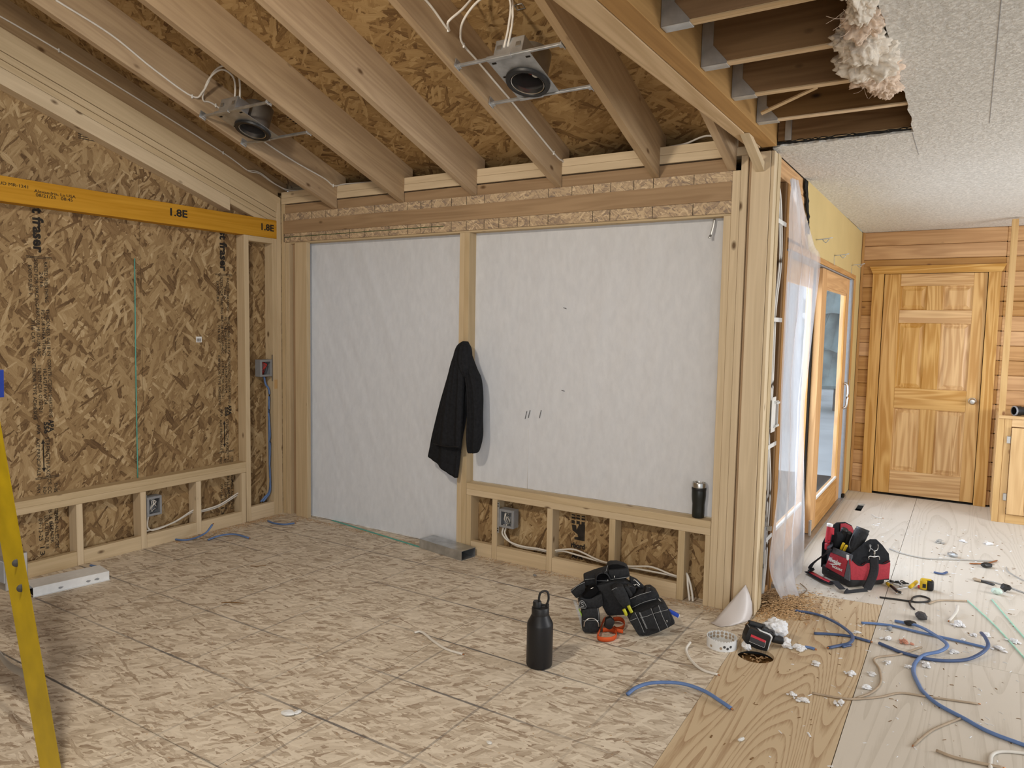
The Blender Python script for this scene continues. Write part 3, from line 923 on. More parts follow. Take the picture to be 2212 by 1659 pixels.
sash(-0.952, -0.906, 5.60, 6.96, 0.026, 1.952, 5.79, 6.81, 0.235, 1.825)
sash(-1.012, -0.966, 4.44, 5.72, 0.026, 1.952, 4.56, 5.60, 0.235, 1.825)
box('gap_shade_strip', (-0.975, -0.953), (5.585, 5.60), (0.026, 1.952), DARK, dr)  # these near-black strips paint the shade of the gap between the sashes
box('gap_shade_strip', (-0.964, -0.954), (5.60, 5.70), (0.026, 1.952), DARK, dr)
tube('handle', [(-0.895, 6.87, 0.84), (-0.87, 6.87, 0.86), (-0.865, 6.87, 0.95), (-0.87, 6.87, 1.04), (-0.895, 6.87, 1.06)], 0.011, STEEL, dr)
box('lock_plate', (-0.886, -0.882), (7.11, 7.14), (0.94, 1.08), STEEL, dr)
box('floor_bolt', (-0.905, -0.89), (5.52, 5.56), (0.03, 0.14), ALU, dr)
box('corner_block', (-0.90, -0.87), (7.03, 7.09), (0.0, 0.05), DARK, dr)

# ================================================================== SETTING: far pine wall, casing, door
yF = 7.53
wf = thing('wall_far', 'far wall of horizontal tongue and groove pine planks', 'wall', kind='structure')
zc = 2.42
zs = [2.42, 2.293, 2.167, 2.040, 1.914, 1.787, 1.66, 1.533, 1.407, 1.28, 1.153, 1.027, 0.90, 0.773, 0.647, 0.52, 0.393, 0.267, 0.14, 0.012]
for a, b in zip(zs[1:], zs[:-1]):
    segs = [(-0.889, 0.228), (0.2285, 1.6)] if a > 2.03 else [(-0.889, -0.70), (0.125, 0.228), (0.2285, 1.6)]
    for x0, x1 in segs:
        box('plank', (x0, x1), (yF, yF + 0.018), (a + 0.0012, b - 0.0012), PINE, wf, 0.006)
panel('plank_backing', (-0.9, 1.62), (yF + 0.0181, yF + 0.03), (2.04, 2.45), DARK, wf)
panel('plank_backing', (-0.9, -0.70), (yF + 0.0181, yF + 0.03), (0, 2.04), DARK, wf)
panel('plank_backing', (0.125, 1.62), (yF + 0.0181, yF + 0.03), (0, 2.04), DARK, wf)
box('corner_bead', (-0.889, -0.868), (yF - 0.02, yF - 0.0005), (0, 2.418), PINE, wf)
tr = thing('trim_2', 'wide pine casing around the far door with flared head board', 'trim', kind='structure')
box('side_casing', (-0.785, -0.692), (yF - 0.02, yF - 0.0005), (0, 2.036), DOOR, tr)
box('side_casing', (0.112, 0.203), (yF - 0.02, yF - 0.0005), (0, 2.036), DOOR, tr)
prism('head_casing', [(-0.785, yF - 0.023, 2.037), (0.205, yF - 0.023, 2.037), (0.238, yF - 0.023, 2.105), (-0.815, yF - 0.023, 2.105)], (0, 0.0225, 0), DOOR, tr)
bb = thing('baseboard_far', 'short pine baseboard at the foot of the far wall', 'baseboard', kind='structure')
box('baseboard_board', (-0.866, -0.787), (yF - 0.014, yF - 0.0005), (0, 0.105), PINE, bb)

d2 = thing('door_2', 'six panel golden fir door with silver knob', 'door', kind='structure')
y0d, y1d = yF + 0.004, yF + 0.042
dx = (-0.688, -0.556, -0.345, -0.225, 0.0, 0.108)
dx = (-0.688, -0.555, -0.340, -0.218, 0.008, 0.108)
box('stile', (dx[0], dx[1]), (y0d, y1d), (0.018, 2.034), DOOR, d2)
box('stile', (dx[4], dx[5]), (y0d, y1d), (0.018, 2.034), DOOR, d2)
rails = ((0.018, 0.235), (0.815, 1.000), (1.592, 1.708), (1.925, 2.034))
for z0, z1 in rails:
    box('rail', (dx[1] + 0.0006, dx[4] - 0.0006), (y0d + 0.0004, y1d), (z0, z1), DOOR, d2)
for z0, z1 in ((0.235, 0.815), (1.000, 1.592), (1.708, 1.925)):
    box('mullion', (dx[2], dx[3]), (y0d + 0.0008, y1d), (z0 + 0.0006, z1 - 0.0006), DOOR, d2)
    for x0, x1 in ((dx[1], dx[2]), (dx[3], dx[4])):
        P0 = [(x0, z0), (x1, z0), (x1, z1), (x0, z1)]

        def ins(d, yy):
            return [(x0 + d, yy, z0 + d), (x1 - d, yy, z0 + d), (x1 - d, yy, z1 - d), (x0 + d, yy, z1 - d)]
        L = ins(0.0, y0d + 0.001) + ins(0.012, y0d + 0.018) + ins(0.020, y0d + 0.018) + ins(0.044, y0d + 0.006)
        f = []
        for k in range(3):
            for q in range(4):
                f.append((k * 4 + q, k * 4 + (q + 1) % 4, k * 4 + 4 + (q + 1) % 4, k * 4 + 4 + q))
        f.append((12, 13, 14, 15))
        R = PERM[2].to_4x4()
        R.translation = ((x0 + x1) / 2, y0d, (z0 + z1) / 2)
        mesh('raised_panel', L, f, DOOR, d2, M=R)
box('threshold', (-0.70, 0.12), (yF - 0.004, yF + 0.05), (0, 0.010), DARK, d2)
panel('door_back', (-0.75, 0.17), (yF + 0.06, yF + 0.07), (0, 2.1), DARK, d2)
Rk = Matrix.Rotation(pi / 2, 4, 'X')
kb = Matrix.Translation((0.055, y0d, 0.916)) @ Rk
kn_ = lathe('door_knob', [(0.0, 0.062), (0.018, 0.061), (0.027, 0.052), (0.028, 0.04), (0.022, 0.03), (0.011, 0.026), (0.011, 0.006)], STEEL, d2, None, 24, kb)
lathe('knob_rose', [(0.012, 0.009), (0.03, 0.006), (0.033, 0.0)], STEEL, kn_, None, 24, kb)

# outside the glass door
ext = panel('ground', (-40, -1.07), (-5, 60), (-0.45, -0.40), GROUND)
tag(ext, 'pale open ground outside the glass door', 'ground', kind='structure')
for k, (x, y, h, r) in enumerate(((-2.55, 19.0, 6.5, 1.0), (-4.1, 27.0, 8.0, 1.3), (-4.9, 22.0, 7.0, 1.4))):
    t = thing('conifer_tree', ('slim grey green conifer outside, nearest seen through the sliding glass', 'tall grey green conifer outside, furthest from the glass door', 'broad grey green conifer outside behind the pale outbuilding')[k], 'tree', (x, y, -0.4), group='trees outside the glass door')
    lathe('trunk', [(0.16, 0), (0.13, 1.5), (0.05, h * 0.9)], BARK, t, (x, y, -0.4), 10)
    for q in range(6):
        zz = 0.9 + q * (h - 1.2) / 6
        rr = r * (1 - q / 7.0)
        bm = bmesh.new()
        bmesh.ops.create_cone(bm, cap_ends=True, segments=26, radius1=rr, radius2=rr * 0.15, depth=(h - 1) / 3.4)
        for v in bm.verts:
            kx = 1 + random.uniform(-0.28, 0.2)
            v.co.x *= kx
            v.co.y *= kx
            v.co.z += random.uniform(-0.12, 0.12)
        from_bm('branches', bm, LEAF, t, False, Matrix.Translation((x, y, -0.4 + zz + 0.5)))
sd = thing('garden_shed', 'pale lap sided outbuilding beyond the sliding glass', 'shed', (-4.1, 13.0, -0.4))
for k in range(22):
    box('siding_board', (-5.5, -2.83), (13.0 - 0.004 * (k % 2), 13.03), (-0.4 + k * 0.15, -0.4 + k * 0.15 + 0.146), SIDE, sd, 0.004)
box('wall', (-5.48, -2.85), (13.031, 15.5), (-0.4, 2.9), SIDE, sd)


# ================================================================== THINGS: cabinet corner at the far right
cb = thing('corner_cabinet', 'built in pine cabinet with tall post and plank door at the far end', 'cabinet', (0.27, 6.99, 0))
box('post', (0.233, 0.277), (6.97, 7.05), (0.0, 2.405), CABP, cb)
box('face_frame', (0.278, 0.325), (6.975, 6.995), (0.0, 0.838), CABP, cb)
box('face_frame', (0.326, 1.1), (6.975, 6.995), (0.775, 0.838), CABP, cb)
box('face_frame', (0.326, 1.1), (6.975, 6.995), (0.0, 0.07), CABP, cb)
box('countertop', (0.235, 1.1), (6.955, 7.52), (0.839, 0.862), CABP, cb)
box('side_panel', (0.235, 0.25), (7.051, 7.525), (0.0, 0.838), CABP, cb)
cd = box('door', (0.330, 1.02), (6.968, 6.974), (0.075, 0.768), CABP, cb, 0.001)
for k in range(6):
    box('door_board', (0.328 + k * 0.115, 0.328 + k * 0.115 + 0.1135), (6.948, 6.9675), (0.075, 0.770), CABP, cd, 0.005)
for zz in (0.18, 0.64):
    box('hinge', (0.300, 0.327), (6.962, 6.974), (zz, zz + 0.06), STEEL, cb, 0.004)
pf = thing('pipe_fitting', 'short black rubber pipe coupling lying on the cabinet counter', 'pipe fitting', (0.36, 7.03, 0.862))
Mp = Matrix.Translation((0.335, 7.0, 0.901)) @ Matrix.Rotation(0.55, 4, 'Z') @ Matrix.Rotation(pi / 2, 4, 'Y')
lathe('sleeve', [(0.030, 0.0), (0.038, 0.0), (0.038, 0.05), (0.034, 0.055), (0.034, 0.16), (0.030, 0.16), (0.030, 0.0)], CAPB, pf, None, 24, Mp)
lathe('rim', [(0.031, -0.001), (0.0385, -0.002), (0.0385, 0.008)], GREYP, pf, None, 24, Mp)

# ================================================================== THINGS: recessed light housings
def recessed(label, c, x0, x1, wires):
    """c = centre of the opening; x0, x1 = faces of the rafters on either side"""
    s = math.atan(0.33)
    Y = Vector((0, math.cos(s), -math.sin(s)))
    X = Vector((1, 0, 0))
    Z = X.cross(Y)
    Mx = Matrix((X, Y, Z)).transposed().to_4x4()
    Mx.translation = c
    t = bpy.data.objects.new('recessed_light', None)
    t.matrix_basis = Mx
    COL.objects.link(t)
    tag(t, label, 'light fixture', 'recessed light housings between the rafters')
    a0, a1 = x0 - c[0] + 0.002, x1 - c[0] - 0.002
    bm = bmesh.new()
    n = 28
    outer = [(-0.112, -0.20), (0.112, -0.20), (0.112, 0.118), (-0.112, 0.118)]
    edges = []
    for loop in (outer, [(0.083 * math.cos(2 * pi * k / n), 0.083 * math.sin(2 * pi * k / n)) for k in range(n)]):
        vs = [bm.verts.new((p[0], p[1], 0)) for p in loop]
        edges += [bm.edges.new((vs[i], vs[(i + 1) % len(vs)])) for i in range(len(vs))]
    bmesh.ops.triangle_fill(bm, use_beauty=True, use_dissolve=False, edges=edges)
    bmesh.ops.delete(bm, geom=[q for q in bm.faces if q.calc_center_median().length < 0.07 and all(v.co.length < 0.09 for v in q.verts)], context='FACES')
    r = bmesh.ops.extrude_face_region(bm, geom=bm.faces[:])
    for g in r['geom']:
        if isinstance(g, bmesh.types.BMVert):
            g.co.z = 0.002
    from_bm('mounting_plate', bm, GALV, t, False, Mx)
    lathe('housing_can', [(0.086, 0.0), (0.086, 0.15), (0.07, 0.158), (0.0, 0.158)], DKMET, t, None, n, Mx)
    lathe('trim_gasket', [(0.080, -0.004), (0.084, -0.014), (0.102, -0.014), (0.106, -0.004), (0.102, -0.001), (0.080, -0.001)], CAPB, t, None, 36, Mx)
    lathe('inner_lip', [(0.0795, -0.012), (0.0795, 0.012), (0.076, 0.012), (0.076, -0.010), (0.0795, -0.012)], STEEL, t, None, 36, Mx)
    lathe('reflector', [(0.0, 0.15), (0.060, 0.148), (0.074, 0.10), (0.0795, 0.0)], CANIN, t, None, n, Mx)
    lathe('socket', [(0.0, 0.05), (0.026, 0.052), (0.028, 0.13), (0.0, 0.14)], REDC, t, None, 16, Mx @ Matrix.Translation((0.0, 0.012, 0.01)))
    lathe('bulb_connector', [(0.0, 0.03), (0.016, 0.032), (0.018, 0.085)], BRIGHT, t, None, 14, Mx @ Matrix.Translation((0.02, 0.02, 0.01)))
    lbox('junction_box', t, (-0.075, 0.075), (-0.196, -0.105), (0.004, 0.088), GALV, 0.003)
    for q in (-0.05, 0.05):
        lbox('knockout', t, (q - 0.012, q + 0.012), (-0.199, -0.1965), (0.035, 0.058), DKMET, 0.003)
    for q in ((-0.088, -0.16), (-0.088, -0.06), (0.09, -0.16)):
        lbox('plate_slot', t, (q[0] - 0.011, q[0] + 0.011), (q[1] - 0.005, q[1] + 0.005), (-0.0015, -0.0005), DARK, 0.0005)
    for yy in (-0.19, 0.112):
        b = lbox('hanger_bar', t, (a0, a1), (yy - 0.006, yy + 0.006), (-0.004, 0.010), GALV, 0.002)
        lbox('bar_slider', t, (-0.11, 0.02), (yy - 0.009, yy + 0.009), (-0.006, 0.012), GALV, 0.002)
        for e, sg in ((a0, 1), (a1, -1)):
            lbox('nail_bracket', t, (e, e + sg * 0.003), (yy - 0.022, yy + 0.022), (-0.012, 0.03), GALV, 0.001)
            lbox('nail_bracket', t, (e, e + sg * 0.022), (yy - 0.012, yy + 0.012), (-0.008, -0.005), GALV, 0.001)
    return t


recessed('larger nearer recessed light housing under the looped cables, black ring showing', (-1.805, 2.985, 2.632), -2.083, -1.521, 0)
recessed('smaller recessed light housing seen edge on, nearer the gable wall', (-3.69, 2.945, 2.638), -3.915, -3.326, 0)


def cable(name, label, pts, r, mat, group, cat='cable', ry=None, sub=6, staples=(), ends=None):
    o = tube(name, pts, r, mat, None, ry, sub)
    tag(o, label, cat, group)
    return o


NM = 'white cables stapled along the rafters'
cable('electrical_cable', 'white cable stapled down the rafter beside the edge on light, loop at its housing',
      [(-3.909,1.955,3.059),(-3.909,2.228,2.985),(-3.909,2.456,2.882),(-3.909,2.696,2.797)] + [(-3.86, 2.735, 2.83), (-3.78, 2.75, 2.93), (-3.70, 2.77, 2.955), (-3.63, 2.80, 2.90), (-3.62, 2.80, 2.77), (-3.64, 2.785, 2.73)], 0.0055, CREAM, NM)
cable('electrical_cable', 'white cable running from the edge on light down to the eave plate',
      [(-3.67, 2.785, 2.73), (-3.66, 2.80, 2.80), (-3.66, 2.79, 2.89), (-3.72, 2.76, 2.935), (-3.80, 2.74, 2.90), (-3.87, 2.745, 2.83)] + [(-3.909,2.772,2.791),(-3.909,2.853,2.785),(-3.909,3.190,2.656),(-3.909,3.450,2.576),(-3.909,3.720,2.511),(-3.909,3.813,2.476)] + [(-3.88, 3.90, 2.50), (-3.70, 3.915, 2.497), (-3.45, 3.92, 2.496)], 0.0055, CREAM, NM)
cable('electrical_cable', 'white cable coming down the rafter to the big loop above the larger light',
      [(-2.077,2.330,2.937),(-2.077,2.568,2.899),(-2.077,2.729,2.830)] + [(-2.04, 2.68, 2.84), (-1.99, 2.72, 2.90), (-1.96, 2.78, 2.98), (-1.90, 2.80, 3.02), (-1.82, 2.83, 2.99), (-1.79, 2.82, 2.86), (-1.81, 2.815, 2.735)], 0.0055, CREAM, NM)
cable('electrical_cable', 'white cable leaving the larger light and stapled down the rafter to the eave',
      [(-1.83, 2.815, 2.735), (-1.81, 2.82, 2.83), (-1.80, 2.81, 2.93), (-1.85, 2.78, 2.965), (-1.93, 2.75, 2.93), (-2.00, 2.74, 2.86), (-2.06, 2.80, 2.825)] + [(-2.077,2.851,2.801),(-2.077,2.957,2.767),(-2.077,3.121,2.710),(-2.077,3.297,2.650),(-2.077,3.734,2.492),(-2.077,3.842,2.467),(-2.077,3.918,2.460)], 0.0055, CREAM, NM)
cable('electrical_cable', 'thin white cable along the shaded rafter next to the gable wall',
      [(-4.536,1.851,3.142),(-4.536,1.979,3.117),(-4.536,2.278,3.033),(-4.536,2.753,2.884),(-4.536,3.365,2.681),(-4.536,3.571,2.597)] + [(-4.530,3.669,2.592),(-4.530,3.796,2.546)] + [(-4.45, 3.90, 2.50), (-4.15, 3.91, 2.495), (-3.95, 3.92, 2.495)], 0.005, CREAM, NM)
cable('electrical_cable', 'second thin white cable branching off near the gable eave corner',
      [(-4.528,3.565,2.596),(-4.528,3.667,2.601),(-4.528,3.794,2.549),(-4.528,3.927,2.509)] + [(-4.40, 3.92, 2.50)], 0.004, CREAM, NM)
cable('electrical_cable', 'white cable curving over the eave plate near the opening beam', [(-1.45, 3.90, 2.490), (-1.36, 3.91, 2.50), (-1.25, 3.92, 2.53), (-1.14, 3.92, 2.50), (-1.0, 3.93, 2.49)], 0.0055, CREAM, NM)
for k, (p, w) in enumerate((((-3.908,2.695,2.796), 'just above the loop of the edge on light'), ((-3.908,2.852,2.785), 'just below the loop of the edge on light'), ((-2.076,2.727,2.830), 'at the start of the big cable loop'), ((-2.076,2.849,2.800), 'below the big cable loop'), ((-2.076,3.733,2.492), 'low on the rafter under the larger light'), ((-3.908,3.807,2.475), 'low on the rafter at the eave near the gable'), ((-4.530,2.275,3.031), 'high on the shaded gable rafter'), ((-4.530,3.361,2.679), 'low on the shaded gable rafter'))):
    o = bevel_box(0.010, 0.008, 0.022, 0.002)
    s_ = from_bm('cable_staple', o, BRIGHT, None, False, Matrix.Translation(p))
    tag(s_, 'white plastic cable staple ' + w, 'staple', 'cable staples on the rafters')

# ================================================================== THINGS: wall boxes and their cables
def wall_box(name, label, loc, face, mat, w, h, d, kind):
    """face: 'x' looks towards +x, 'y' looks towards -y; loc is the middle of the open front"""
    t = thing(name, label, 'electrical box', loc, 0.0 if face == 'y' else pi / 2, 'electrical boxes on the studs')
    tk = 0.004
    lbox('back_shell', t, (-w / 2, w / 2), (d - tk, d), (-h / 2, h / 2), mat)
    for s in (-1, 1):
        lbox('side_shell', t, (s * w / 2 - tk / 2, s * w / 2 + tk / 2), (0, d), (-h / 2, h / 2), mat)
        lbox('side_shell', t, (-w / 2, w / 2), (0, d), (s * h / 2 - tk / 2, s * h / 2 + tk / 2), mat)
    fr = 0.014
    for s in (-1, 1):
        lbox('front_ring', t, (s * w / 2 - fr / 2 - s * fr / 2, s * w / 2 + fr / 2 - s * fr / 2), (-0.003, 0.004), (-h / 2, h / 2), mat)
        lbox('front_ring', t, (-w / 2 + fr, w / 2 - fr), (-0.003, 0.004), (s * h / 2 - fr / 2 - s * fr / 2, s * h / 2 + fr / 2 - s * fr / 2), mat)
    wires = {'red': (REDC, CAPB, REDC), 'white': (CREAM, CAPB, CREAM, CREAM)}[kind]
    M_ = t.matrix_basis
    for k in range(7):
        m_ = wires[k % len(wires)]
        x = (random.random() - 0.5) * w * 0.5
        x2 = (random.random() - 0.5) * w * 0.5
        tube('conductor', [(x, d * 0.8, -h * 0.42), (x2, d * 0.25, -h * 0.1), (x, d * 0.15, h * 0.2), (x2, d * 0.5, h * 0.36)], 0.0022, m_, t, sub=5, sides=6, M=M_)
    return t


wa = wall_box('electrical_box', 'grey box with red wires high in the corner bay of the gable wall', (xA - 0.002, 3.7005, 1.147), 'x', GREYP, 0.105, 0.125, 0.06, 'red')
lbox('mounting_flange', wa, (0.053, 0.0625), (-0.002, 0.004), (-0.10, 0.10), DKMET)
box('tape_tab', (xA, xA + 0.001), (3.775, 3.803), (0.985, 1.055), CABP, wa, 0)
wk = wall_box('electrical_box', 'grey box with white wires in the low framing of the gable wall', (xA - 0.004, 2.785, 0.268), 'x', GREYP, 0.102, 0.125, 0.06, 'white')
lbox('mounting_flange', wk, (-0.0545, -0.052), (-0.002, 0.03), (-0.085, 0.085), GALV)
w3 = wall_box('electrical_box', 'grey box with black and white wires in the low framing of the back wall', (-2.425, yB - 0.002, 0.278), 'y', GREYP, 0.105, 0.115, 0.06, 'white')
lbox('mounting_flange', w3, (-0.068, -0.054), (-0.003, 0.003), (-0.10, 0.10), GALV)
for q in (-0.085, -0.07, 0.075, 0.09):
    lbox('flange_slot', w3, (-0.065, -0.057), (-0.0042, -0.0032), (q - 0.004, q + 0.004), DARK, 0.0005)
BG = 'blue cables in the corner bay'
for k in range(2):
    cable('blue_cable', ('blue cable on the wall side of the pair stapled down the corner stud', 'blue cable on the room side of the pair stapled down the corner stud')[k],
          [(-4.535 - 0.02 * k, 3.70 + 0.012 * k, 1.085), (-4.535 - 0.012 * k, 3.715 + 0.012 * k, 1.02), (-4.53 - 0.012 * k, 3.742 + 0.008 * k, 0.97), (-4.53 - 0.012 * k, 3.738 + 0.009 * k, 0.80), (-4.53 - 0.012 * k, 3.748, 0.60), (-4.53 - 0.012 * k, 3.742 + 0.008 * k, 0.40), (-4.53 - 0.012 * k, 3.745 + 0.005 * k, 0.20), (-4.55 - 0.01 * k, 3.725 - 0.012 * k, 0.14), (-4.56 - 0.01 * k, 3.70 - 0.014 * k, 0.11)], 0.0075, BLUE, BG)
LG = 'white cables through the low framing'
cable('electrical_cable', 'upper white cable through the low gable framing, curving from the box', [(-4.52, 2.745, 0.215), (-4.53, 2.745, 0.13), (-4.535, 2.80, 0.10), (-4.535, 2.95, 0.125), (-4.545, 3.085, 0.17), (-4.55, 3.14, 0.155), (-4.55, 3.30, 0.165), (-4.55, 3.44, 0.215), (-4.55, 3.466, 0.222)], 0.0055, CREAM, LG)
cable('electrical_cable', 'lower white cable through the low gable framing', [(-4.54, 2.735, 0.105), (-4.545, 2.82, 0.102), (-4.545, 2.95, 0.118), (-4.555, 3.085, 0.155), (-4.56, 3.14, 0.143), (-4.56, 3.30, 0.150), (-4.56, 3.44, 0.196), (-4.56, 3.466, 0.205)], 0.0055, CREAM, LG)
for k in range(2):
    d = k * 0.012
    cable('electrical_cable', ('white cable from the back wall box dipping along the low framing, upper strand', 'white cable from the back wall box dipping along the low framing, lower strand')[k],
          [(-2.46 + d, 3.88 + d, 0.23), (-2.462 + d, 3.868 + d, 0.20), (-2.46 + d, 3.862 + d, 0.17), (-2.42 + d, 3.872 + d, 0.13 - d), (-2.33, 3.885 + d, 0.11 - d), (-2.22, 3.893 + d, 0.112 - d), (-2.132, 3.895 + d, 0.112 - d), (-2.05, 3.895 + d, 0.135 - d), (-1.95, 3.893 + d, 0.152 - 2.8 * d), (-1.80, 3.893 + d, 0.118 - d), (-1.715, 3.895 + d, 0.112 - d), (-1.60, 3.895 + d, 0.118 - d), (-1.47, 3.893 + d, 0.14 - 2.5 * d), (-1.36, 3.893 + d, 0.122 - d), (-1.30, 3.895 + d, 0.115 - d)], 0.0055, CREAM, LG)
for k in range(2):
    cable('electrical_cable', ('short white cable standing in the last low bay, straighter strand', 'short white cable bowed out in the last low bay')[k],
          [(-1.262, 3.895, 0.145), (-1.252 + 0.004 * k, 3.885, 0.13), (-1.245 + 0.016 * k, 3.875, 0.09), (-1.235 + 0.02 * k, 3.868, 0.04), (-1.228 + 0.018 * k, 3.865, 0.004)], 0.006, CREAM, LG)

# stud bay at the old house corner
SB = 'cables in the open stud bay'
bay = [('white cable nearest the post in the open stud bay', [(-0.912,3.963,2.316),(-0.912,4.048,2.217),(-0.912,4.066,2.075),(-0.912,4.052,1.879),(-0.912,4.059,1.634),(-0.912,4.065,1.386),(-0.912,4.077,1.160),(-0.912,4.098,0.942),(-0.912,4.108,0.671),(-0.912,4.132,0.432),(-0.912,4.139,0.166),(-0.912,4.126,0.004)]),
       ('grey cable second from the post in the open stud bay', [(-0.908,3.943,2.326),(-0.908,4.072,2.220),(-0.908,4.113,2.080),(-0.908,4.120,1.884),(-0.908,4.105,1.636),(-0.908,4.080,1.436),(-0.908,4.098,1.184),(-0.908,4.113,0.941),(-0.908,4.134,0.667),(-0.908,4.136,0.431),(-0.908,4.155,0.162),(-0.908,4.132,-0.002)]),
       ('white cable crossing the middle of the open stud bay', [(-0.904,3.933,2.338),(-0.904,4.086,2.222),(-0.904,4.154,2.061),(-0.904,4.185,1.865),(-0.904,4.120,1.636),(-0.904,4.117,1.436),(-0.904,4.135,1.182),(-0.904,4.118,0.941),(-0.904,4.161,0.663),(-0.904,4.164,0.426),(-0.904,4.163,0.200),(-0.904,4.147,-0.000)]),
       ('white cable bowing furthest out in the open stud bay', [(-0.900,3.923,2.349),(-0.900,4.095,2.248),(-0.900,4.175,2.088),(-0.900,4.212,1.867),(-0.900,4.138,1.624),(-0.900,4.142,1.385),(-0.900,4.145,1.156),(-0.900,4.113,0.929),(-0.900,4.201,0.656),(-0.900,4.192,0.420),(-0.900,4.189,0.208),(-0.900,4.148,0.019)])]
for k, (lb, pts) in enumerate(bay):
    cable('electrical_cable', lb, pts, 0.0055, CREAM if k != 1 else GREYC, SB)
for k, z in enumerate((2.085, 1.56, 0.865, 0.335)):
    t = tag(box('cable_bracket', (-0.899, -0.893), (4.015, 4.274), (z - 0.012, z + 0.012), BRIGHT, None), 'white plastic cable spacer ' + ('near the top', 'below eye level', 'under the switch box', 'at the bottom')[k] + ' of the open stud bay', 'bracket', 'cable spacers in the open stud bay')
sw = thing('switch_box', 'white plastic switch box with red wires on the post edge', 'electrical box', (-0.88, 4.065, 1.05), pi / 2, 'electrical boxes on the studs')
lbox('mounting_flange', sw, (-0.053, 0.035), (-0.012, -0.008), (-0.095, 0.095), BRIGHT, 0.003)
lbox('side_shell', sw, (-0.012, -0.008), (-0.007, 0.06), (-0.07, 0.07), BRIGHT)
lbox('side_shell', sw, (0.062, 0.066), (-0.02, 0.06), (-0.07, 0.07), BRIGHT)
for s in (-1, 1):
    lbox('side_shell', sw, (-0.012, 0.066), (-0.02, 0.06), (s * 0.07 - 0.002, s * 0.07 + 0.002), BRIGHT)
    for q in range(4):
        lbox('lug', sw, (0.0 + q * 0.018, 0.008 + q * 0.018), (-0.028, -0.02), (s * 0.062 - 0.006, s * 0.062 + 0.006), BRIGHT)
lbox('back_shell', sw, (-0.012, 0.066), (0.056, 0.06), (-0.07, 0.07), GREYP)
for k in range(5):
    tube('conductor', [(0.01 + k * 0.01, 0.04, -0.06), (0.02 + k * 0.006, 0.0, 0.0), (0.012 + k * 0.011, 0.01, 0.03), (0.03, 0.04, 0.06)], 0.003, (REDC, CAPB, REDC)[k % 3], sw, sides=6, M=sw.matrix_basis)
gb = thing('outlet_box', 'galvanised outlet box low on the post edge in the stud bay', 'electrical box', (-0.885, 4.03, 0.365), pi / 2, 'electrical boxes on the studs')
lbox('front_plate', gb, (-0.045, 0.05), (-0.004, 0.0), (-0.065, 0.065), GALV)
lbox('shell', gb, (-0.04, 0.045), (0.0, 0.05), (-0.06, 0.06), GALV)
lbox('mounting_flange', gb, (0.035, 0.052), (-0.03, -0.004), (0.045, 0.07), STEEL)

# wall hooks left in the yellow drywall
for k, (p, ln, w) in enumerate((((-0.892,5.166,2.100), 0.36, 'nearest the plastic film'), ((-0.892,5.953,2.069), 0.40, 'middle of the three'), ((-0.892,6.916,2.074), 0.45, 'closest to the pine wall corner'))):
    t = thing('wall_hook', 'thin metal hook sticking out of the yellow wall, ' + w, 'hook', p, group='metal hooks in the yellow wall')
    tube('arm', [p, (p[0] + 0.05, p[1] + 0.01, p[2] + 0.004), (p[0] + 0.10, p[1] + 0.02, p[2] + 0.012)], 0.0035, GALV, t, sub=2, sides=6)
    tube('prong', [(p[0] + 0.04, p[1] + 0.01, p[2] + 0.002), (p[0] + 0.06, p[1] + 0.012, p[2] - 0.02), (p[0] + 0.08, p[1] + 0.015, p[2] + 0.002)], 0.003, GALV, t, sub=2, sides=6)
    if k:
        tube('wire_tail', [p, (p[0] + 0.002, p[1] - 0.005, p[2] - 0.04), (p[0] + 0.003, p[1], p[2] - 0.085)], 0.002, GALV, t, sub=2, sides=6)
hs = thing('metal_strap', 'bent metal strap hanging from the header at the upper opening corner', 'strap', (-1.195, 3.905, 2.09))
tube('strap_band', [(-1.185, 3.905, 2.088), (-1.188, 3.90, 2.05), (-1.20, 3.895, 1.995)], 0.006, GALV, hs, ry=0.0012, sub=4, sides=8, up=(0, 1, 0))
tube('strap_end', [(-1.20, 3.895, 2.0), (-1.202, 3.885, 1.985)], 0.0075, GALV, hs, ry=0.003, sub=1, sides=8, up=(0, 1, 0))
tag(tube('chalk_string', [(-4.592, 2.735, 1.89), (-4.592, 2.726, 1.2), (-4.592, 2.722, 0.458)], 0.0035, TEAL), 'teal string hanging down the gable strand board to the low sill', 'string')
tag(mesh('green_tape', [(-4.03, 3.90, 0.001), (-3.05, 3.76, 0.001), (-3.05, 3.778, 0.001), (-4.03, 3.918, 0.001), (-4.03, 3.90, 0.003), (-3.05, 3.76, 0.003), (-3.05, 3.778, 0.003), (-4.03, 3.918, 0.003)], [(0, 3, 2, 1), (4, 5, 6, 7), (0, 1, 5, 4), (2, 3, 7, 6), (1, 2, 6, 5), (0, 4, 7, 3)], TEAL), 'teal tape strip on the strand board floor below the sheeting', 'tape')

# ================================================================== THINGS: hanging jacket
jk = thing('jacket', 'black hooded jacket hanging from a nail on the middle stud', 'jacket', (-2.735, 3.80, 1.38))


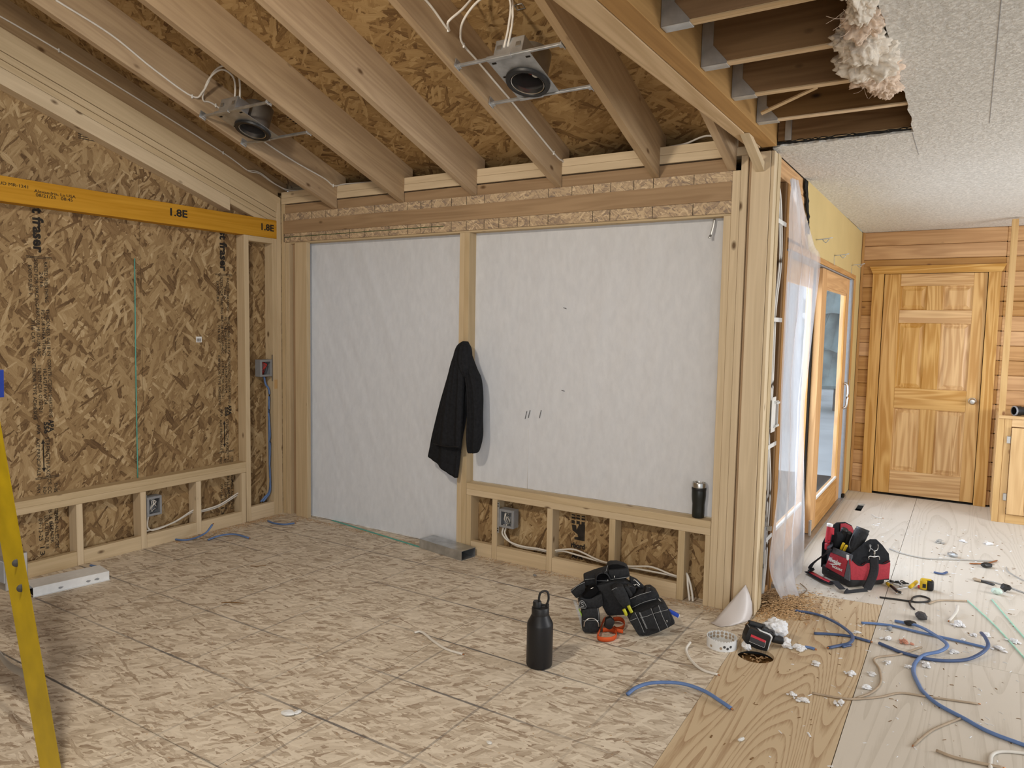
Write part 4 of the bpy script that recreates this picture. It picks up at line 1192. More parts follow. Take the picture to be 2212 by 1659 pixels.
def cloth(name, levels, seed, amp, mat=BLACK, n=64, tail=None):
    rings = []
    for i, (z, xl, xr, yc, th) in enumerate(levels):
        r = []
        for k in range(n):
            a = 2 * pi * k / n
            x = (xl + xr) / 2 + math.cos(a) * (xr - xl) / 2
            fold = 1 + amp * math.sin(a * 5 + seed + z * 2.0) * min(1, i / 3) + amp * 0.6 * math.sin(a * 11 + seed * 2.3 + z * 5)
            y = yc + math.copysign(abs(math.sin(a)) ** 0.8, math.sin(a)) * th * fold
            zz = z
            if tail and i >= len(levels) - 3:
                zz = z + tail(x, i - len(levels) + 3)
            zz += 0.012 * noise.noise(Vector((x * 14, z * 9, seed)))
            r.append(Vector((x, min(y, 3.846) if x > -2.82 and x < -2.74 else y, zz)))
        rings.append(r)
    # resample between the levels for smooth folds
    out = []
    for i in range(len(rings) - 1):
        for q in range(5):
            t = q / 5
            p0, p1, p2, p3 = rings[max(i - 1, 0)], rings[i], rings[i + 1], rings[min(i + 2, len(rings) - 1)]
            out.append([0.5 * ((2 * p1[k]) + (p2[k] - p0[k]) * t + (2 * p0[k] - 5 * p1[k] + 4 * p2[k] - p3[k]) * t * t + (3 * p1[k] - p0[k] - 3 * p2[k] + p3[k]) * t ** 3) for k in range(n)])
    out.append(rings[-1])
    return loft(name, out, mat, jk, True)


def tailz(x, j):
    f = min(1, max(0, (x + 3.02) / 0.23))
    return -(0.13 * f) * (j / 2.0)


cloth('back_panel', [(1.385, -2.745, -2.705, 3.80, 0.022), (1.345, -2.785, -2.685, 3.80, 0.035), (1.26, -2.825, -2.675, 3.80, 0.04), (1.13, -2.87, -2.665, 3.80, 0.042), (1.0, -2.915, -2.70, 3.80, 0.042), (0.88, -2.95, -2.72, 3.80, 0.04), (0.76, -2.985, -2.745, 3.80, 0.04), (0.70, -3.0, -2.76, 3.80, 0.036), (0.635, -3.02, -2.775, 3.80, 0.03)], 1.0, 0.22, tail=tailz)
cloth('front_panel', [(1.34, -2.77, -2.70, 3.765, 0.02), (1.26, -2.80, -2.70, 3.755, 0.03), (1.12, -2.835, -2.695, 3.75, 0.035), (0.98, -2.865, -2.70, 3.748, 0.034), (0.84, -2.895, -2.705, 3.748, 0.03), (0.74, -2.915, -2.71, 3.748, 0.028), (0.712, -2.92, -2.712, 3.75, 0.022)], 2.6, 0.28)
cloth('sleeve', [(1.375, -2.735, -2.70, 3.785, 0.022), (1.32, -2.735, -2.675, 3.785, 0.032), (1.22, -2.715, -2.635, 3.79, 0.04), (1.165, -2.705, -2.605, 3.79, 0.045), (1.06, -2.69, -2.59, 3.79, 0.045), (0.92, -2.685, -2.585, 3.785, 0.042), (0.80, -2.685, -2.58, 3.78, 0.045), (0.71, -2.68, -2.60, 3.78, 0.036), (0.685, -2.67, -2.615, 3.78, 0.025)], 4.2, 0.2)
cloth('hood', [(1.392, -2.735, -2.705, 3.79, 0.02), (1.36, -2.77, -2.68, 3.78, 0.04), (1.29, -2.785, -2.665, 3.77, 0.052), (1.21, -2.765, -2.66, 3.77, 0.045), (1.17, -2.74, -2.67, 3.775, 0.03)], 5.1, 0.12)
tube('hem_stitch', [(-2.915, 3.722, 0.728), (-2.85, 3.718, 0.722), (-2.78, 3.720, 0.722), (-2.72, 3.728, 0.728)], 0.002, CAPB, jk)
tube('nail', [(-2.725, 3.848, 1.375), (-2.725, 3.79, 1.385)], 0.0025, GALV, jk, sub=1, sides=6)

# ================================================================== THINGS: travel mug and bottle
mx_ = (-1.208,3.894,0.554)
mg = thing('travel_mug', 'dark olive travel mug with steel rim standing on the window sill', 'mug', (mx_[0], 3.894, 0.4705))
lathe('body', [(0.0, 0), (0.031, 0.0), (0.033, 0.004), (0.034, 0.04), (0.0335, 0.075), (0.037, 0.10), (0.0385, 0.12), (0.0385, 0.155), (0.036, 0.162), (0.038, 0.164), (0.038, 0.168)], OLIVE, mg, (mx_[0], 3.894, 0.4705), 32)
lathe('grip_band', [(0.0386, 0.152), (0.0396, 0.154), (0.0396, 0.164), (0.0386, 0.166)], CAPB, mg, (mx_[0], 3.894, 0.4705), 32)
lathe('rim', [(0.0375, 0.168), (0.0375, 0.190), (0.036, 0.194), (0.032, 0.194), (0.031, 0.186), (0.0, 0.180)], STEEL, mg, (mx_[0], 3.894, 0.4705), 32)

BT = (-1.537, 2.735, 0)
bt = thing('water_bottle', 'large matte black water bottle with ring handle standing on the floor', 'bottle', BT, 0.55)
lathe('body', [(0.0, 0.002), (0.050, 0.0), (0.056, 0.004), (0.058, 0.012), (0.058, 0.188), (0.0565, 0.196), (0.040, 0.228), (0.0375, 0.234)], MATTE, bt, BT, 48)
lathe('lid', [(0.036, 0.232), (0.0385, 0.234), (0.0385, 0.262), (0.036, 0.266), (0.0, 0.268)], CAPB, bt, BT, 40)
off = Vector(BT) + Vector((-0.012, -0.0085, 0))
lathe('spout_cap', [(0.019, 0.267), (0.019, 0.288), (0.017, 0.292), (0.0, 0.292)], CAPB, bt, off, 28)
d_ = Vector((0.848, 0.53, 0))
c_ = Vector(BT) + d_ * 0.014
ring = [c_ + d_ * (0.021 * sgn_x) + Vector((0, 0, zz)) for sgn_x, zz in ((-0.95, 0.285), (-1.0, 0.305), (-0.75, 0.328), (0.0, 0.337), (0.75, 0.333), (1.0, 0.313), (0.95, 0.295), (0.5, 0.276), (-0.4, 0.276))]
tube('ring_handle', smoothline(ring + ring[:1], 5)[:-1], 0.005, CAPB, bt, sub=1, sides=10, up=(-0.53, 0.848, 0), close=True)
h_ = Vector(BT) + d_ * 0.014
for s in (-1, 1):
    q = h_ + d_ * 0.016 * s
    lathe('hinge_lug', [(0.0, 0.264), (0.008, 0.265), (0.008, 0.280), (0.0, 0.282)], CAPB, bt, q, 12)
tube('scratch', [(-1.568, 2.682, 0.128), (-1.5665, 2.683, 0.118), (-1.566, 2.6835, 0.108)], 0.0007, GREYF, bt, sub=1, sides=5)

# ================================================================== THINGS: sheet metal pieces
g1 = thing('metal_duct', 'short flat galvanised duct piece lying on the floor below the sheeting', 'duct', (-2.85, 3.792, 0), -0.16)
dl, dw, dh = 0.40, 0.128, 0.062
lbox('shell', g1, (-dl / 2, dl / 2), (-dw / 2, dw / 2), (dh - 0.002, dh), GALV, 0.0005)
lbox('shell', g1, (-dl / 2, dl / 2), (-dw / 2, dw / 2), (0.0, 0.002), GALV, 0.0005)
lbox('shell', g1, (-dl / 2, dl / 2), (-dw / 2, -dw / 2 + 0.002), (0.002, dh - 0.002), GALV, 0.0005)
lbox('shell', g1, (-dl / 2, dl / 2), (dw / 2 - 0.002, dw / 2), (0.002, dh - 0.002), GALV, 0.0005)
lbox('end_plate', g1, (-dl / 2, -dl / 2 + 0.002), (-dw / 2, dw / 2), (0.002, dh - 0.002), GALV, 0.0005)
wc = thing('metal_duct', 'white painted duct piece with chipped paint near the gable wall', 'duct', (-4.225, 2.085, 0), 1.40)
lbox('shell', wc, (-0.19, 0.19), (-0.075, 0.075), (0.050, 0.052), WHITE, 0.0005)
lbox('shell', wc, (-0.19, 0.19), (-0.075, -0.073), (0.002, 0.050), WHITE, 0.0005)
lbox('shell', wc, (-0.19, 0.19), (0.073, 0.075), (0.002, 0.050), WHITE, 0.0005)
lbox('flange', wc, (-0.192, 0.192), (-0.083, -0.075), (0.0, 0.002), WHITE, 0.0005)
lbox('end_plate', wc, (0.188, 0.19), (-0.075, 0.075), (0.0, 0.050), WHITE, 0.0005)
lbox('inner_floor', wc, (-0.185, 0.185), (-0.07, 0.07), (0.001, 0.003), DARK, 0.0005)
for q in (-0.06, 0.08, 0.125):
    v = [(q + 0.014 * math.cos(a) * random.uniform(0.6, 1.2), -0.0756, 0.02 + 0.007 * math.sin(a) * random.uniform(0.6, 1.2)) for a in [2 * pi * k / 9 for k in range(9)]]
    mesh('paint_chip', [wc.matrix_basis @ Vector(p) for p in v], [tuple(range(9))], GREYP, wc)


# ================================================================== THINGS: tool belt
AW = Vector((-0.530, 0.848, 0))           # level direction away from the viewer's corner of the room


def slab(name, pts, depth, mat, parent, bev=0.006, away=AW, seg=2):
    """flat outline given thickness, edges rounded; the front stands where the points are"""
    n = len(pts)
    bm = bmesh.new()
    f = [bm.verts.new(p) for p in pts]
    b = [bm.verts.new(Vector(p) + away * depth) for p in pts]
    bm.faces.new(f)
    bm.faces.new(b[::-1])
    for i in range(n):
        bm.faces.new((f[i], b[i], b[(i + 1) % n], f[(i + 1) % n]))
    bmesh.ops.recalc_face_normals(bm, faces=bm.faces)
    if bev:
        bmesh.ops.bevel(bm, geom=bm.edges[:], offset=min(bev, depth * 0.4), segments=seg, affect='EDGES', profile=0.6, clamp_overlap=True)
    o = from_bm(name, bm, mat, parent, True)
    o.data.set_sharp_from_angle(angle=0.9)
    return o


def stitch(pts, parent, r=0.0011, mat=None):
    return tube('stitching', pts, r, mat or STITCH, parent, sub=3, sides=5)


tbo = (-1.363,3.250,0.000)
tb = thing('tool_belt', 'black electrician tool belt heaped on the strand board floor', 'tool belt', tbo)
slab('pouch', [(-1.5284,3.1470,0.0053),(-1.5323,3.1446,0.1202),(-1.4971,3.1666,0.1257),(-1.4633,3.1878,0.1296),(-1.4555,3.1926,0.0774),(-1.4525,3.1945,0.0037),(-1.4891,3.1716,0.0030)], 0.09, NYLON, tb, 0.012)
slab('pouch', [(-1.5494,3.1516,0.1172),(-1.5543,3.1485,0.1615),(-1.5455,3.1540,0.1792),(-1.5283,3.1648,0.1685),(-1.5047,3.1796,0.1690),(-1.4815,3.1941,0.1853),(-1.4569,3.2095,0.1970),(-1.4489,3.2145,0.1352),(-1.4695,3.2016,0.1189),(-1.5087,3.1770,0.1149)], 0.10, NYLON, tb, 0.012)
slab('pouch_lining', [(-1.5377,3.1554,0.1805),(-1.5270,3.1621,0.1728),(-1.5048,3.1760,0.1732),(-1.4829,3.1896,0.1896),(-1.4678,3.1991,0.2121),(-1.4837,3.1891,0.2244),(-1.5147,3.1697,0.2079)], 0.06, LINER, tb, 0.006)
slab('pocket', [(-1.5197,3.1360,0.0114),(-1.5194,3.1362,0.0690),(-1.4872,3.1563,0.0729),(-1.4559,3.1759,0.0697),(-1.4532,3.1776,0.0115),(-1.4883,3.1556,0.0076)], 0.02, NYLON, tb, 0.006)
tube('steel_ring', [(-1.5147,3.1344,0.0423),(-1.5125,3.1357,0.0644),(-1.5012,3.1428,0.0789),(-1.4857,3.1525,0.0840),(-1.4700,3.1624,0.0796),(-1.4579,3.1699,0.0640),(-1.4535,3.1726,0.0436)], 0.003, STEEL, tb)
slab('belt_flap', [(-1.6057,3.1577,0.1890),(-1.5455,3.1953,0.2431),(-1.5418,3.1976,0.1936),(-1.5492,3.1930,0.1710),(-1.5806,3.1734,0.1543)], 0.03, NYLON, tb, 0.008)
slab('belt_pad', [(-1.5705,3.2386,0.2456),(-1.5229,3.2684,0.2683),(-1.4712,3.3008,0.2888),(-1.4677,3.3030,0.3098),(-1.4545,3.3112,0.3159),(-1.4278,3.3279,0.3171),(-1.4009,3.3448,0.3096),(-1.3832,3.3558,0.3003),(-1.3754,3.3607,0.2569),(-1.3937,3.3492,0.2403),(-1.4524,3.3125,0.2326),(-1.5217,3.2692,0.2181),(-1.5668,3.2410,0.1977)], 0.07, NYLON, tb, 0.014)
slab('belt_pad', [(-1.4636,3.2878,0.2906),(-1.3787,3.3409,0.3021),(-1.3710,3.3458,0.2621),(-1.4465,3.2985,0.2427),(-1.4602,3.2899,0.2601)], 0.03, NYLON, tb, 0.012)
slab('belt_lining', [(-1.4664,3.3002,0.3092),(-1.4519,3.3093,0.3150),(-1.4265,3.3252,0.3162),(-1.4010,3.3412,0.3084),(-1.3860,3.3505,0.2980),(-1.4286,3.3239,0.2907),(-1.4673,3.2997,0.2882)], 0.01, LINER, tb, 0.003)
loop = [(-1.5111,3.2463,0.2271),(-1.5106,3.2466,0.2625),(-1.4990,3.2539,0.2804),(-1.4806,3.2654,0.2849),(-1.4644,3.2755,0.2763),(-1.4519,3.2834,0.2541)]
tube('hammer_loop', loop, 0.022, NYLON, tb, ry=0.004, sub=5, up=(0.848, 0.53, 0))
slab('loop_lining', [(-1.5149,3.2617,0.2250),(-1.5143,3.2620,0.2573),(-1.5026,3.2693,0.2720),(-1.4840,3.2810,0.2741),(-1.4676,3.2912,0.2583),(-1.4620,3.2948,0.2455),(-1.4963,3.2732,0.2319)], 0.02, LINER, tb, 0.004)
slab('pouch_back', [(-1.5489,3.2050,0.1930),(-1.5044,3.2328,0.2196),(-1.4360,3.2756,0.2403),(-1.3805,3.3103,0.2447),(-1.3293,3.3424,0.2106),(-1.3410,3.3350,0.1525),(-1.3707,3.3165,0.0682),(-1.4503,3.2667,0.0616),(-1.4755,3.2509,0.1175),(-1.5134,3.2272,0.1488)], 0.08, NYLON, tb, 0.014)
slab('belt_strap', [(-1.3728,3.3505,0.2571),(-1.3417,3.3700,0.2416),(-1.3087,3.3906,0.2068),(-1.3134,3.3877,0.1841),(-1.3433,3.3690,0.1996),(-1.3706,3.3519,0.2249)], 0.03, NYLON, tb, 0.006)
slab('pouch', [(-1.3559,3.2903,0.1634),(-1.3306,3.3062,0.1001),(-1.2678,3.3454,0.1174),(-1.2054,3.3845,0.1443),(-1.2206,3.3750,0.1695),(-1.2252,3.3721,0.1917),(-1.2494,3.3569,0.2119),(-1.2652,3.3471,0.2099),(-1.3068,3.3211,0.1931)], 0.09, NYLON, tb, 0.014)
slab('pouch', [(-1.3345,3.2330,0.1030),(-1.3087,3.2491,0.0579),(-1.2838,3.2646,0.0033),(-1.2629,3.2778,0.0030),(-1.2420,3.2908,0.0030),(-1.2012,3.3163,0.0208),(-1.1604,3.3418,0.0454),(-1.1300,3.3609,0.0681),(-1.1468,3.3504,0.1087),(-1.1634,3.3400,0.1460),(-1.1797,3.3298,0.1707),(-1.2259,3.3009,0.1572),(-1.2719,3.2721,0.1374),(-1.3077,3.2497,0.1178)], 0.09, NYLON, tb, 0.018)
slab('pocket', [(-1.3191,3.2249,0.0890),(-1.2783,3.2504,0.0129),(-1.2555,3.2647,0.0291),(-1.2944,3.2403,0.1302),(-1.3082,3.2317,0.1174)], 0.02, NYLON, tb, 0.005)
slab('pocket', [(-1.2752,3.2488,0.1287),(-1.2432,3.2689,0.0432),(-1.2162,3.2857,0.0501),(-1.1901,3.3020,0.0397),(-1.2294,3.2775,0.1500),(-1.2522,3.2632,0.1385)], 0.02, NYLON, tb, 0.006)
slab('pocket', [(-1.2249,3.2826,0.1477),(-1.1882,3.3056,0.0389),(-1.1577,3.3247,0.0552),(-1.1433,3.3337,0.0900),(-1.1603,3.3230,0.1429),(-1.1996,3.2985,0.1639)], 0.02, NYLON, tb, 0.006)
slab('holster', [(-1.4052,3.2005,0.2296),(-1.3899,3.2101,0.2409),(-1.3746,3.2197,0.2475),(-1.3537,3.2327,0.2433),(-1.3373,3.2430,0.2076),(-1.3232,3.2518,0.1639),(-1.3211,3.2531,0.1356),(-1.3508,3.2345,0.1302),(-1.3751,3.2193,0.1659),(-1.3941,3.2075,0.2001)], 0.06, NYLON, tb, 0.014)
slab('holster', [(-1.3615,3.2514,0.2344),(-1.3487,3.2595,0.2410),(-1.3351,3.2680,0.2192),(-1.3214,3.2765,0.1943),(-1.3341,3.2686,0.1814),(-1.3452,3.2617,0.2064)], 0.04, NYLON, tb, 0.01)
for a in ([(-1.2769,3.3279,0.2006),(-1.2735,3.3301,0.2181),(-1.2700,3.3323,0.2356)], [(-1.3500,3.2940,0.2367),(-1.3574,3.2894,0.2207),(-1.3624,3.2863,0.2078)]):
    tube('tool_handle', a, 0.014, CAPB, tb)
for a in ([(-1.3483,3.2243,0.1373),(-1.3415,3.2286,0.1233),(-1.3364,3.2318,0.1077)], [(-1.3293,3.2362,0.1550),(-1.3211,3.2413,0.1363),(-1.3143,3.2456,0.1223)]):
    tube('driver_tip', a, 0.0085, YELG, tb, sides=10)
slab('clear_vial', [(-1.5831,3.1482,0.1426),(-1.5713,3.1556,0.1460),(-1.5574,3.1643,0.1112),(-1.5432,3.1731,0.0667),(-1.5412,3.1744,0.0030),(-1.5444,3.1724,0.0030),(-1.5648,3.1596,0.0887)], 0.03, CLEARP, tb, 0.004)
slab('lime_tool', [(-1.5591,3.1573,0.1131),(-1.5538,3.1606,0.1100),(-1.5407,3.1688,0.0784),(-1.5415,3.1683,0.0656)], 0.012, LIME, tb, 0.002)
slab('logo_patch', [(-1.5440,3.1349,0.1602),(-1.5389,3.1381,0.1676),(-1.5285,3.1446,0.1669),(-1.5177,3.1514,0.1513),(-1.5132,3.1542,0.1245),(-1.5459,3.1337,0.1286),(-1.5457,3.1338,0.1460)], 0.012, CAPB, tb, 0.002)
stitch([(-1.5413,3.1331,0.1598),(-1.5370,3.1358,0.1656),(-1.5276,3.1416,0.1652),(-1.5184,3.1474,0.1508),(-1.5146,3.1498,0.1304),(-1.5415,3.1329,0.1330),(-1.5424,3.1324,0.1503),(-1.5413,3.1331,0.1598)], tb, 0.0013)
stitch([(-1.5229,3.1446,0.1539),(-1.5335,3.1380,0.1584),(-1.5359,3.1364,0.1520),(-1.5253,3.1431,0.1444),(-1.5239,3.1440,0.1365),(-1.5370,3.1358,0.1394)], tb, 0.0016)
for pts in ([(-1.3206,3.2358,0.1915),(-1.2824,3.2596,0.2127),(-1.2365,3.2884,0.2302)], [(-1.3313,3.2939,0.1263),(-1.2861,3.3222,0.1543),(-1.2342,3.3547,0.1729)], [(-1.3120,3.2235,0.0880),(-1.2865,3.2394,0.1011)], [(-1.2712,3.2490,0.1045),(-1.2456,3.2650,0.1113),(-1.2228,3.2792,0.1243)], [(-1.2177,3.2824,0.1260),(-1.1871,3.3016,0.1376),(-1.1591,3.3191,0.1469)],
            [(-1.2938,3.2348,0.1306),(-1.2731,3.2477,0.0826),(-1.2537,3.2599,0.0313)], [(-1.2758,3.2437,0.1318),(-1.2597,3.2538,0.0899),(-1.2431,3.2642,0.0496)], [(-1.2724,3.2458,0.1318),(-1.2572,3.2553,0.0931),(-1.2401,3.2661,0.0512)], [(-1.2280,3.2736,0.1531),(-1.2084,3.2859,0.0973),(-1.1860,3.2999,0.0367)], [(-1.1983,3.2946,0.1670),(-1.1813,3.3052,0.1158),(-1.1564,3.3208,0.0569)],
            [(-1.4662,3.1812,0.1295),(-1.4607,3.1847,0.0916),(-1.4601,3.1851,0.0662)], [(-1.5192,3.1316,0.0706),(-1.4881,3.1510,0.0745),(-1.4542,3.1722,0.0720)], [(-1.6016,3.1543,0.1941),(-1.5745,3.1713,0.2234),(-1.5446,3.1900,0.2416)], [(-1.5784,3.1688,0.1594),(-1.5470,3.1885,0.1729)], [(-1.5668,3.2351,0.2367),(-1.5441,3.2492,0.2404),(-1.5201,3.2643,0.2425)], [(-1.4656,3.2830,0.3157),(-1.4692,3.2808,0.2979),(-1.4728,3.2785,0.2834)], [(-1.5135,3.2507,0.2382),(-1.4629,3.2824,0.2376)], [(-1.4524,3.2889,0.2443),(-1.3703,3.3403,0.2606)], [(-1.4031,3.1995,0.2288),(-1.3865,3.2098,0.2401),(-1.3813,3.2131,0.2387)]):
    stitch(pts, tb)
for pts in ([(-1.3487,3.3420,0.2452),(-1.3443,3.3448,0.2491),(-1.3229,3.3582,0.2232),(-1.3267,3.3558,0.2167),(-1.3363,3.3498,0.2278),(-1.3435,3.3453,0.2202),(-1.3482,3.3423,0.2259)], [(-1.5341,3.1789,0.1898),(-1.5045,3.1973,0.2191),(-1.5012,3.1994,0.2128),(-1.5236,3.1855,0.1878),(-1.5276,3.1829,0.1947)]):
    tube('buckle', pts, 0.0028, STEEL, tb, sub=3, sides=6)
for pts in ([(-1.2062,3.3132,0.1921),(-1.1954,3.3200,0.1767)], [(-1.1622,3.3112,0.0964),(-1.1582,3.3137,0.0902),(-1.1606,3.3122,0.0855)], [(-1.4356,3.2994,0.2656),(-1.4333,3.3009,0.2463)], [(-1.4590,3.2730,0.2492),(-1.4566,3.2745,0.2364)]):
    tube('rivet_pin', pts, 0.0022, STEEL, tb, sub=2, sides=6)
bl = thing('blue_tool', 'blue plastic handled tool poking out of the tool belt pouch', 'tool', (-1.194,3.534,0.000))
slab('handle', [(-1.1700,3.3595,0.1303),(-1.1621,3.3644,0.1288),(-1.1236,3.3884,0.1060),(-1.1283,3.3855,0.0885),(-1.1615,3.3647,0.1099)], 0.02, BLUEP, bl, 0.004)
slab('tip', [(-1.1305,3.3900,0.1054),(-1.1226,3.3950,0.1024),(-1.1286,3.3912,0.0865),(-1.1326,3.3887,0.0880)], 0.012, WHITE, bl, 0.003)
og = thing('orange_strap', 'orange webbing strap with black buckle looped before the tool belt', 'strap', (-1.422,3.207,0.000))
tube('webbing_loop', [(-1.452,3.153,0.014),(-1.432,3.116,0.014),(-1.407,3.108,0.014),(-1.383,3.121,0.014),(-1.365,3.149,0.014),(-1.367,3.192,0.014),(-1.392,3.227,0.014),(-1.424,3.232,0.014),(-1.449,3.209,0.014)], 0.0016, ORANGE, og, ry=0.013, sub=6, sides=6, close=False)
tube('webbing_loop', [(-1.440,3.137,0.016),(-1.460,3.202,0.016),(-1.477,3.258,0.016),(-1.491,3.304,0.016),(-1.496,3.343,0.016)], 0.0016, ORANGE, og, ry=0.013, sub=5, sides=6)
tube('webbing_loop', [(-1.459,3.354,0.016),(-1.434,3.379,0.016),(-1.405,3.363,0.016),(-1.382,3.323,0.016),(-1.378,3.278,0.016),(-1.394,3.254,0.016),(-1.413,3.261,0.016)], 0.0016, ORANGE, og, ry=0.013, sub=5, sides=6)
tube('webbing_tail', [(-1.416,3.247,0.020),(-1.386,3.235,0.020),(-1.353,3.237,0.020)], 0.003, ORANGE, og, ry=0.011, sub=4, sides=6)
slab('buckle', [(-1.4208,3.1790,0.0839),(-1.4003,3.1918,0.0953),(-1.3816,3.2035,0.0721),(-1.3925,3.1967,0.0388),(-1.4040,3.1895,0.0307),(-1.4250,3.1763,0.0428)], 0.03, CAPB, og, 0.006)

# ================================================================== THINGS: tool bag
ang = math.atan2(0.199, 0.177)
bgO = Vector((-0.51, 4.596, 0))
bX, bY = Vector((math.cos(ang), math.sin(ang), 0)), Vector((-math.sin(ang), math.cos(ang), 0))
bag = thing('tool_bag', 'red and black open tool bag with shoulder strap on the plywood', 'bag', bgO, ang)
lbox('base', bag, (0, 0.262), (0.005, 0.25), (0.002, 0.075), CAPB, 0.018, seg=3, smooth=True)
lbox('base_lip', bag, (-0.004, 0.03), (0.08, 0.19), (0.028, 0.05), CAPB, 0.004)
slab('end_panel', [(-0.5136,4.6010,0.2025),(-0.4390,4.6849,0.2757),(-0.4225,4.7034,0.2856),(-0.3951,4.7342,0.2828),(-0.3642,4.7689,0.2445),(-0.3306,4.8068,0.1891),(-0.3250,4.8130,0.1451),(-0.3217,4.8167,0.0272),(-0.5061,4.6094,0.0480)], 0.008, BLACK, bag, 0.003, bY)
slab('end_panel', [bgO + bX * a + bY * 0.243 + Vector((0, 0, z)) for a, z in ((0.0, 0.05), (0.0, 0.20), (0.055, 0.30), (0.10, 0.325), (0.16, 0.325), (0.21, 0.30), (0.26, 0.21), (0.26, 0.05))], 0.008, BLACK, bag, 0.003, bY)
slab('end_lining', [bgO + bX * a + bY * 0.236 + Vector((0, 0, z)) for a, z in ((0.12, 0.20), (0.12, 0.318), (0.16, 0.318), (0.205, 0.296), (0.25, 0.21))], 0.006, RED, bag, 0.002, bY)
slab('red_pocket', [(-0.5038,4.5940,0.0551),(-0.5139,4.5826,0.1797),(-0.5049,4.5927,0.1787),(-0.4784,4.6225,0.1450),(-0.4544,4.6494,0.1359),(-0.4316,4.6751,0.1525),(-0.3871,4.7252,0.1440),(-0.3507,4.7661,0.1347),(-0.3228,4.7975,0.1488),(-0.3187,4.8020,0.1297),(-0.3210,4.7995,0.0402),(-0.3923,4.7193,0.0378)], 0.012, RED, bag, 0.004, bY)
stitch([(-0.5046,4.5900,0.1794),(-0.4781,4.6199,0.1458),(-0.4542,4.6467,0.1367),(-0.4313,4.6724,0.1533),(-0.3868,4.7224,0.1448),(-0.3505,4.7633,0.1355),(-0.3226,4.7947,0.1496)], bag, 0.0035, BLACK)
slab('side_wall', [(-0.6583,4.7306,0.1618),(-0.6236,4.6998,0.2033),(-0.5066,4.5957,0.2052),(-0.5117,4.6002,0.0453),(-0.6670,4.7383,0.0490)], 0.008, BLACK, bag, 0.003, bX)
slab('red_pocket', [(-0.6373,4.7012,0.1688),(-0.5302,4.6059,0.1704),(-0.5489,4.6226,0.0548),(-0.6683,4.7287,0.0648)], 0.01, RED, bag, 0.004, bX)
slab('side_wall', [bgO + bX * 0.25 + bY * b + Vector((0, 0, z)) for b, z in ((0.006, 0.06), (0.006, 0.19), (0.24, 0.19), (0.24, 0.06))], 0.008, BLACK, bag, 0.003, bX)
slab('zip_band', [(-0.6220,4.6876,0.2058),(-0.5056,4.5841,0.2071),(-0.5118,4.5895,0.1719),(-0.6291,4.6939,0.1700)], 0.006, GREYF, bag, 0.002, bX)
slab('corner_strip', [(-0.5054,4.5812,0.2092),(-0.5271,4.6005,0.1681),(-0.5465,4.6178,0.0502),(-0.5130,4.5879,0.0486),(-0.5125,4.5875,0.1532)], 0.008, GREYF, bag, 0.002, bX)
slab('zip_pull', [(-0.5390,4.6071,0.1975),(-0.5240,4.5937,0.1995),(-0.5226,4.5925,0.1754),(-0.5289,4.5981,0.1650),(-0.5365,4.6049,0.1695)], 0.004, LABELW, bag, 0.001, bX)
lf_o = [(-0.6479,4.7086,0.1155)]
text('Milwaukee', Vector(lf_o[0]) - bX * 0.001, -bY, (0, 0, 1), 0.026, 0.105, LABELW, bag, 'lettering', 0.35, 0.001)
pk_o = [(-0.6203,4.6841,0.0851)]
text('PACKOUT', Vector(pk_o[0]) - bX * 0.001, -bY, (0, 0, 1), 0.013, 0.085, LABELW, bag, 'lettering', 0.0, 0.0006)
slab('lightning_mark', [(-0.6454,4.7068,0.0961),(-0.6050,4.6709,0.1118),(-0.5986,4.6652,0.1181),(-0.5638,4.6342,0.1341),(-0.5957,4.6626,0.1071),(-0.6016,4.6678,0.1072),(-0.6247,4.6884,0.0971)], 0.001, LABELW, bag, 0, bX)
slab('bag_floor', [bgO + bX * a + bY * b + Vector((0, 0, 0.10)) for a, b in ((0.01, 0.01), (0.25, 0.01), (0.25, 0.24), (0.01, 0.24))], 0.004, LINER, bag, 0, Vector((0, 0, 1)))
tube('shoulder_strap', [(-0.3982,4.6691,0.1890),(-0.3973,4.6701,0.1698),(-0.3939,4.6739,0.1183),(-0.4017,4.6651,0.0680),(-0.4164,4.6485,0.0228),(-0.4267,4.6370,0.0030)], 0.024, STRAPB, bag, ry=0.002, up=(0.1, -1, 0.05), sub=5)
tube('shoulder_strap', [(-0.4208,4.6060,0.0135),(-0.4328,4.5925,0.0030),(-0.4558,4.5666,0.0030),(-0.4827,4.5364,0.0030),(-0.5064,4.5098,0.0035),(-0.5201,4.4944,0.0180)], 0.003, STRAPB, bag, ry=0.018, sub=5)
tube('shoulder_strap', [(-0.535, 4.50, 0.022), (-0.56, 4.525, 0.03), (-0.585, 4.55, 0.045), (-0.60, 4.575, 0.025)], 0.022, STRAPB, bag, ry=0.002, sub=5)
tube('shoulder_strap', [(-0.60, 4.575, 0.016), (-0.64, 4.605, 0.014), (-0.70, 4.665, 0.012), (-0.765, 4.74, 0.012)], 0.026, BLACK, bag, ry=0.004, sub=5)
tube('strap_pad', [(-0.605, 4.588, 0.021), (-0.64, 4.618, 0.019), (-0.70, 4.68, 0.017), (-0.75, 4.735, 0.017)], 0.017, REDP, bag, ry=0.003, sub=5)
tube('shoulder_strap', [(-0.765, 4.745, 0.014)] + [(-0.7376,4.7181,0.0295),(-0.7528,4.7316,0.0385),(-0.7377,4.7182,0.0744),(-0.6929,4.6784,0.1292),(-0.6449,4.6357,0.1844),(-0.6329,4.6251,0.2153)] + [(-0.6403,4.6985,0.2218),(-0.6373,4.6958,0.2493)], 0.021, STRAPB, bag, ry=0.002, up=(-0.6, 0.3, 0.75), sub=5)
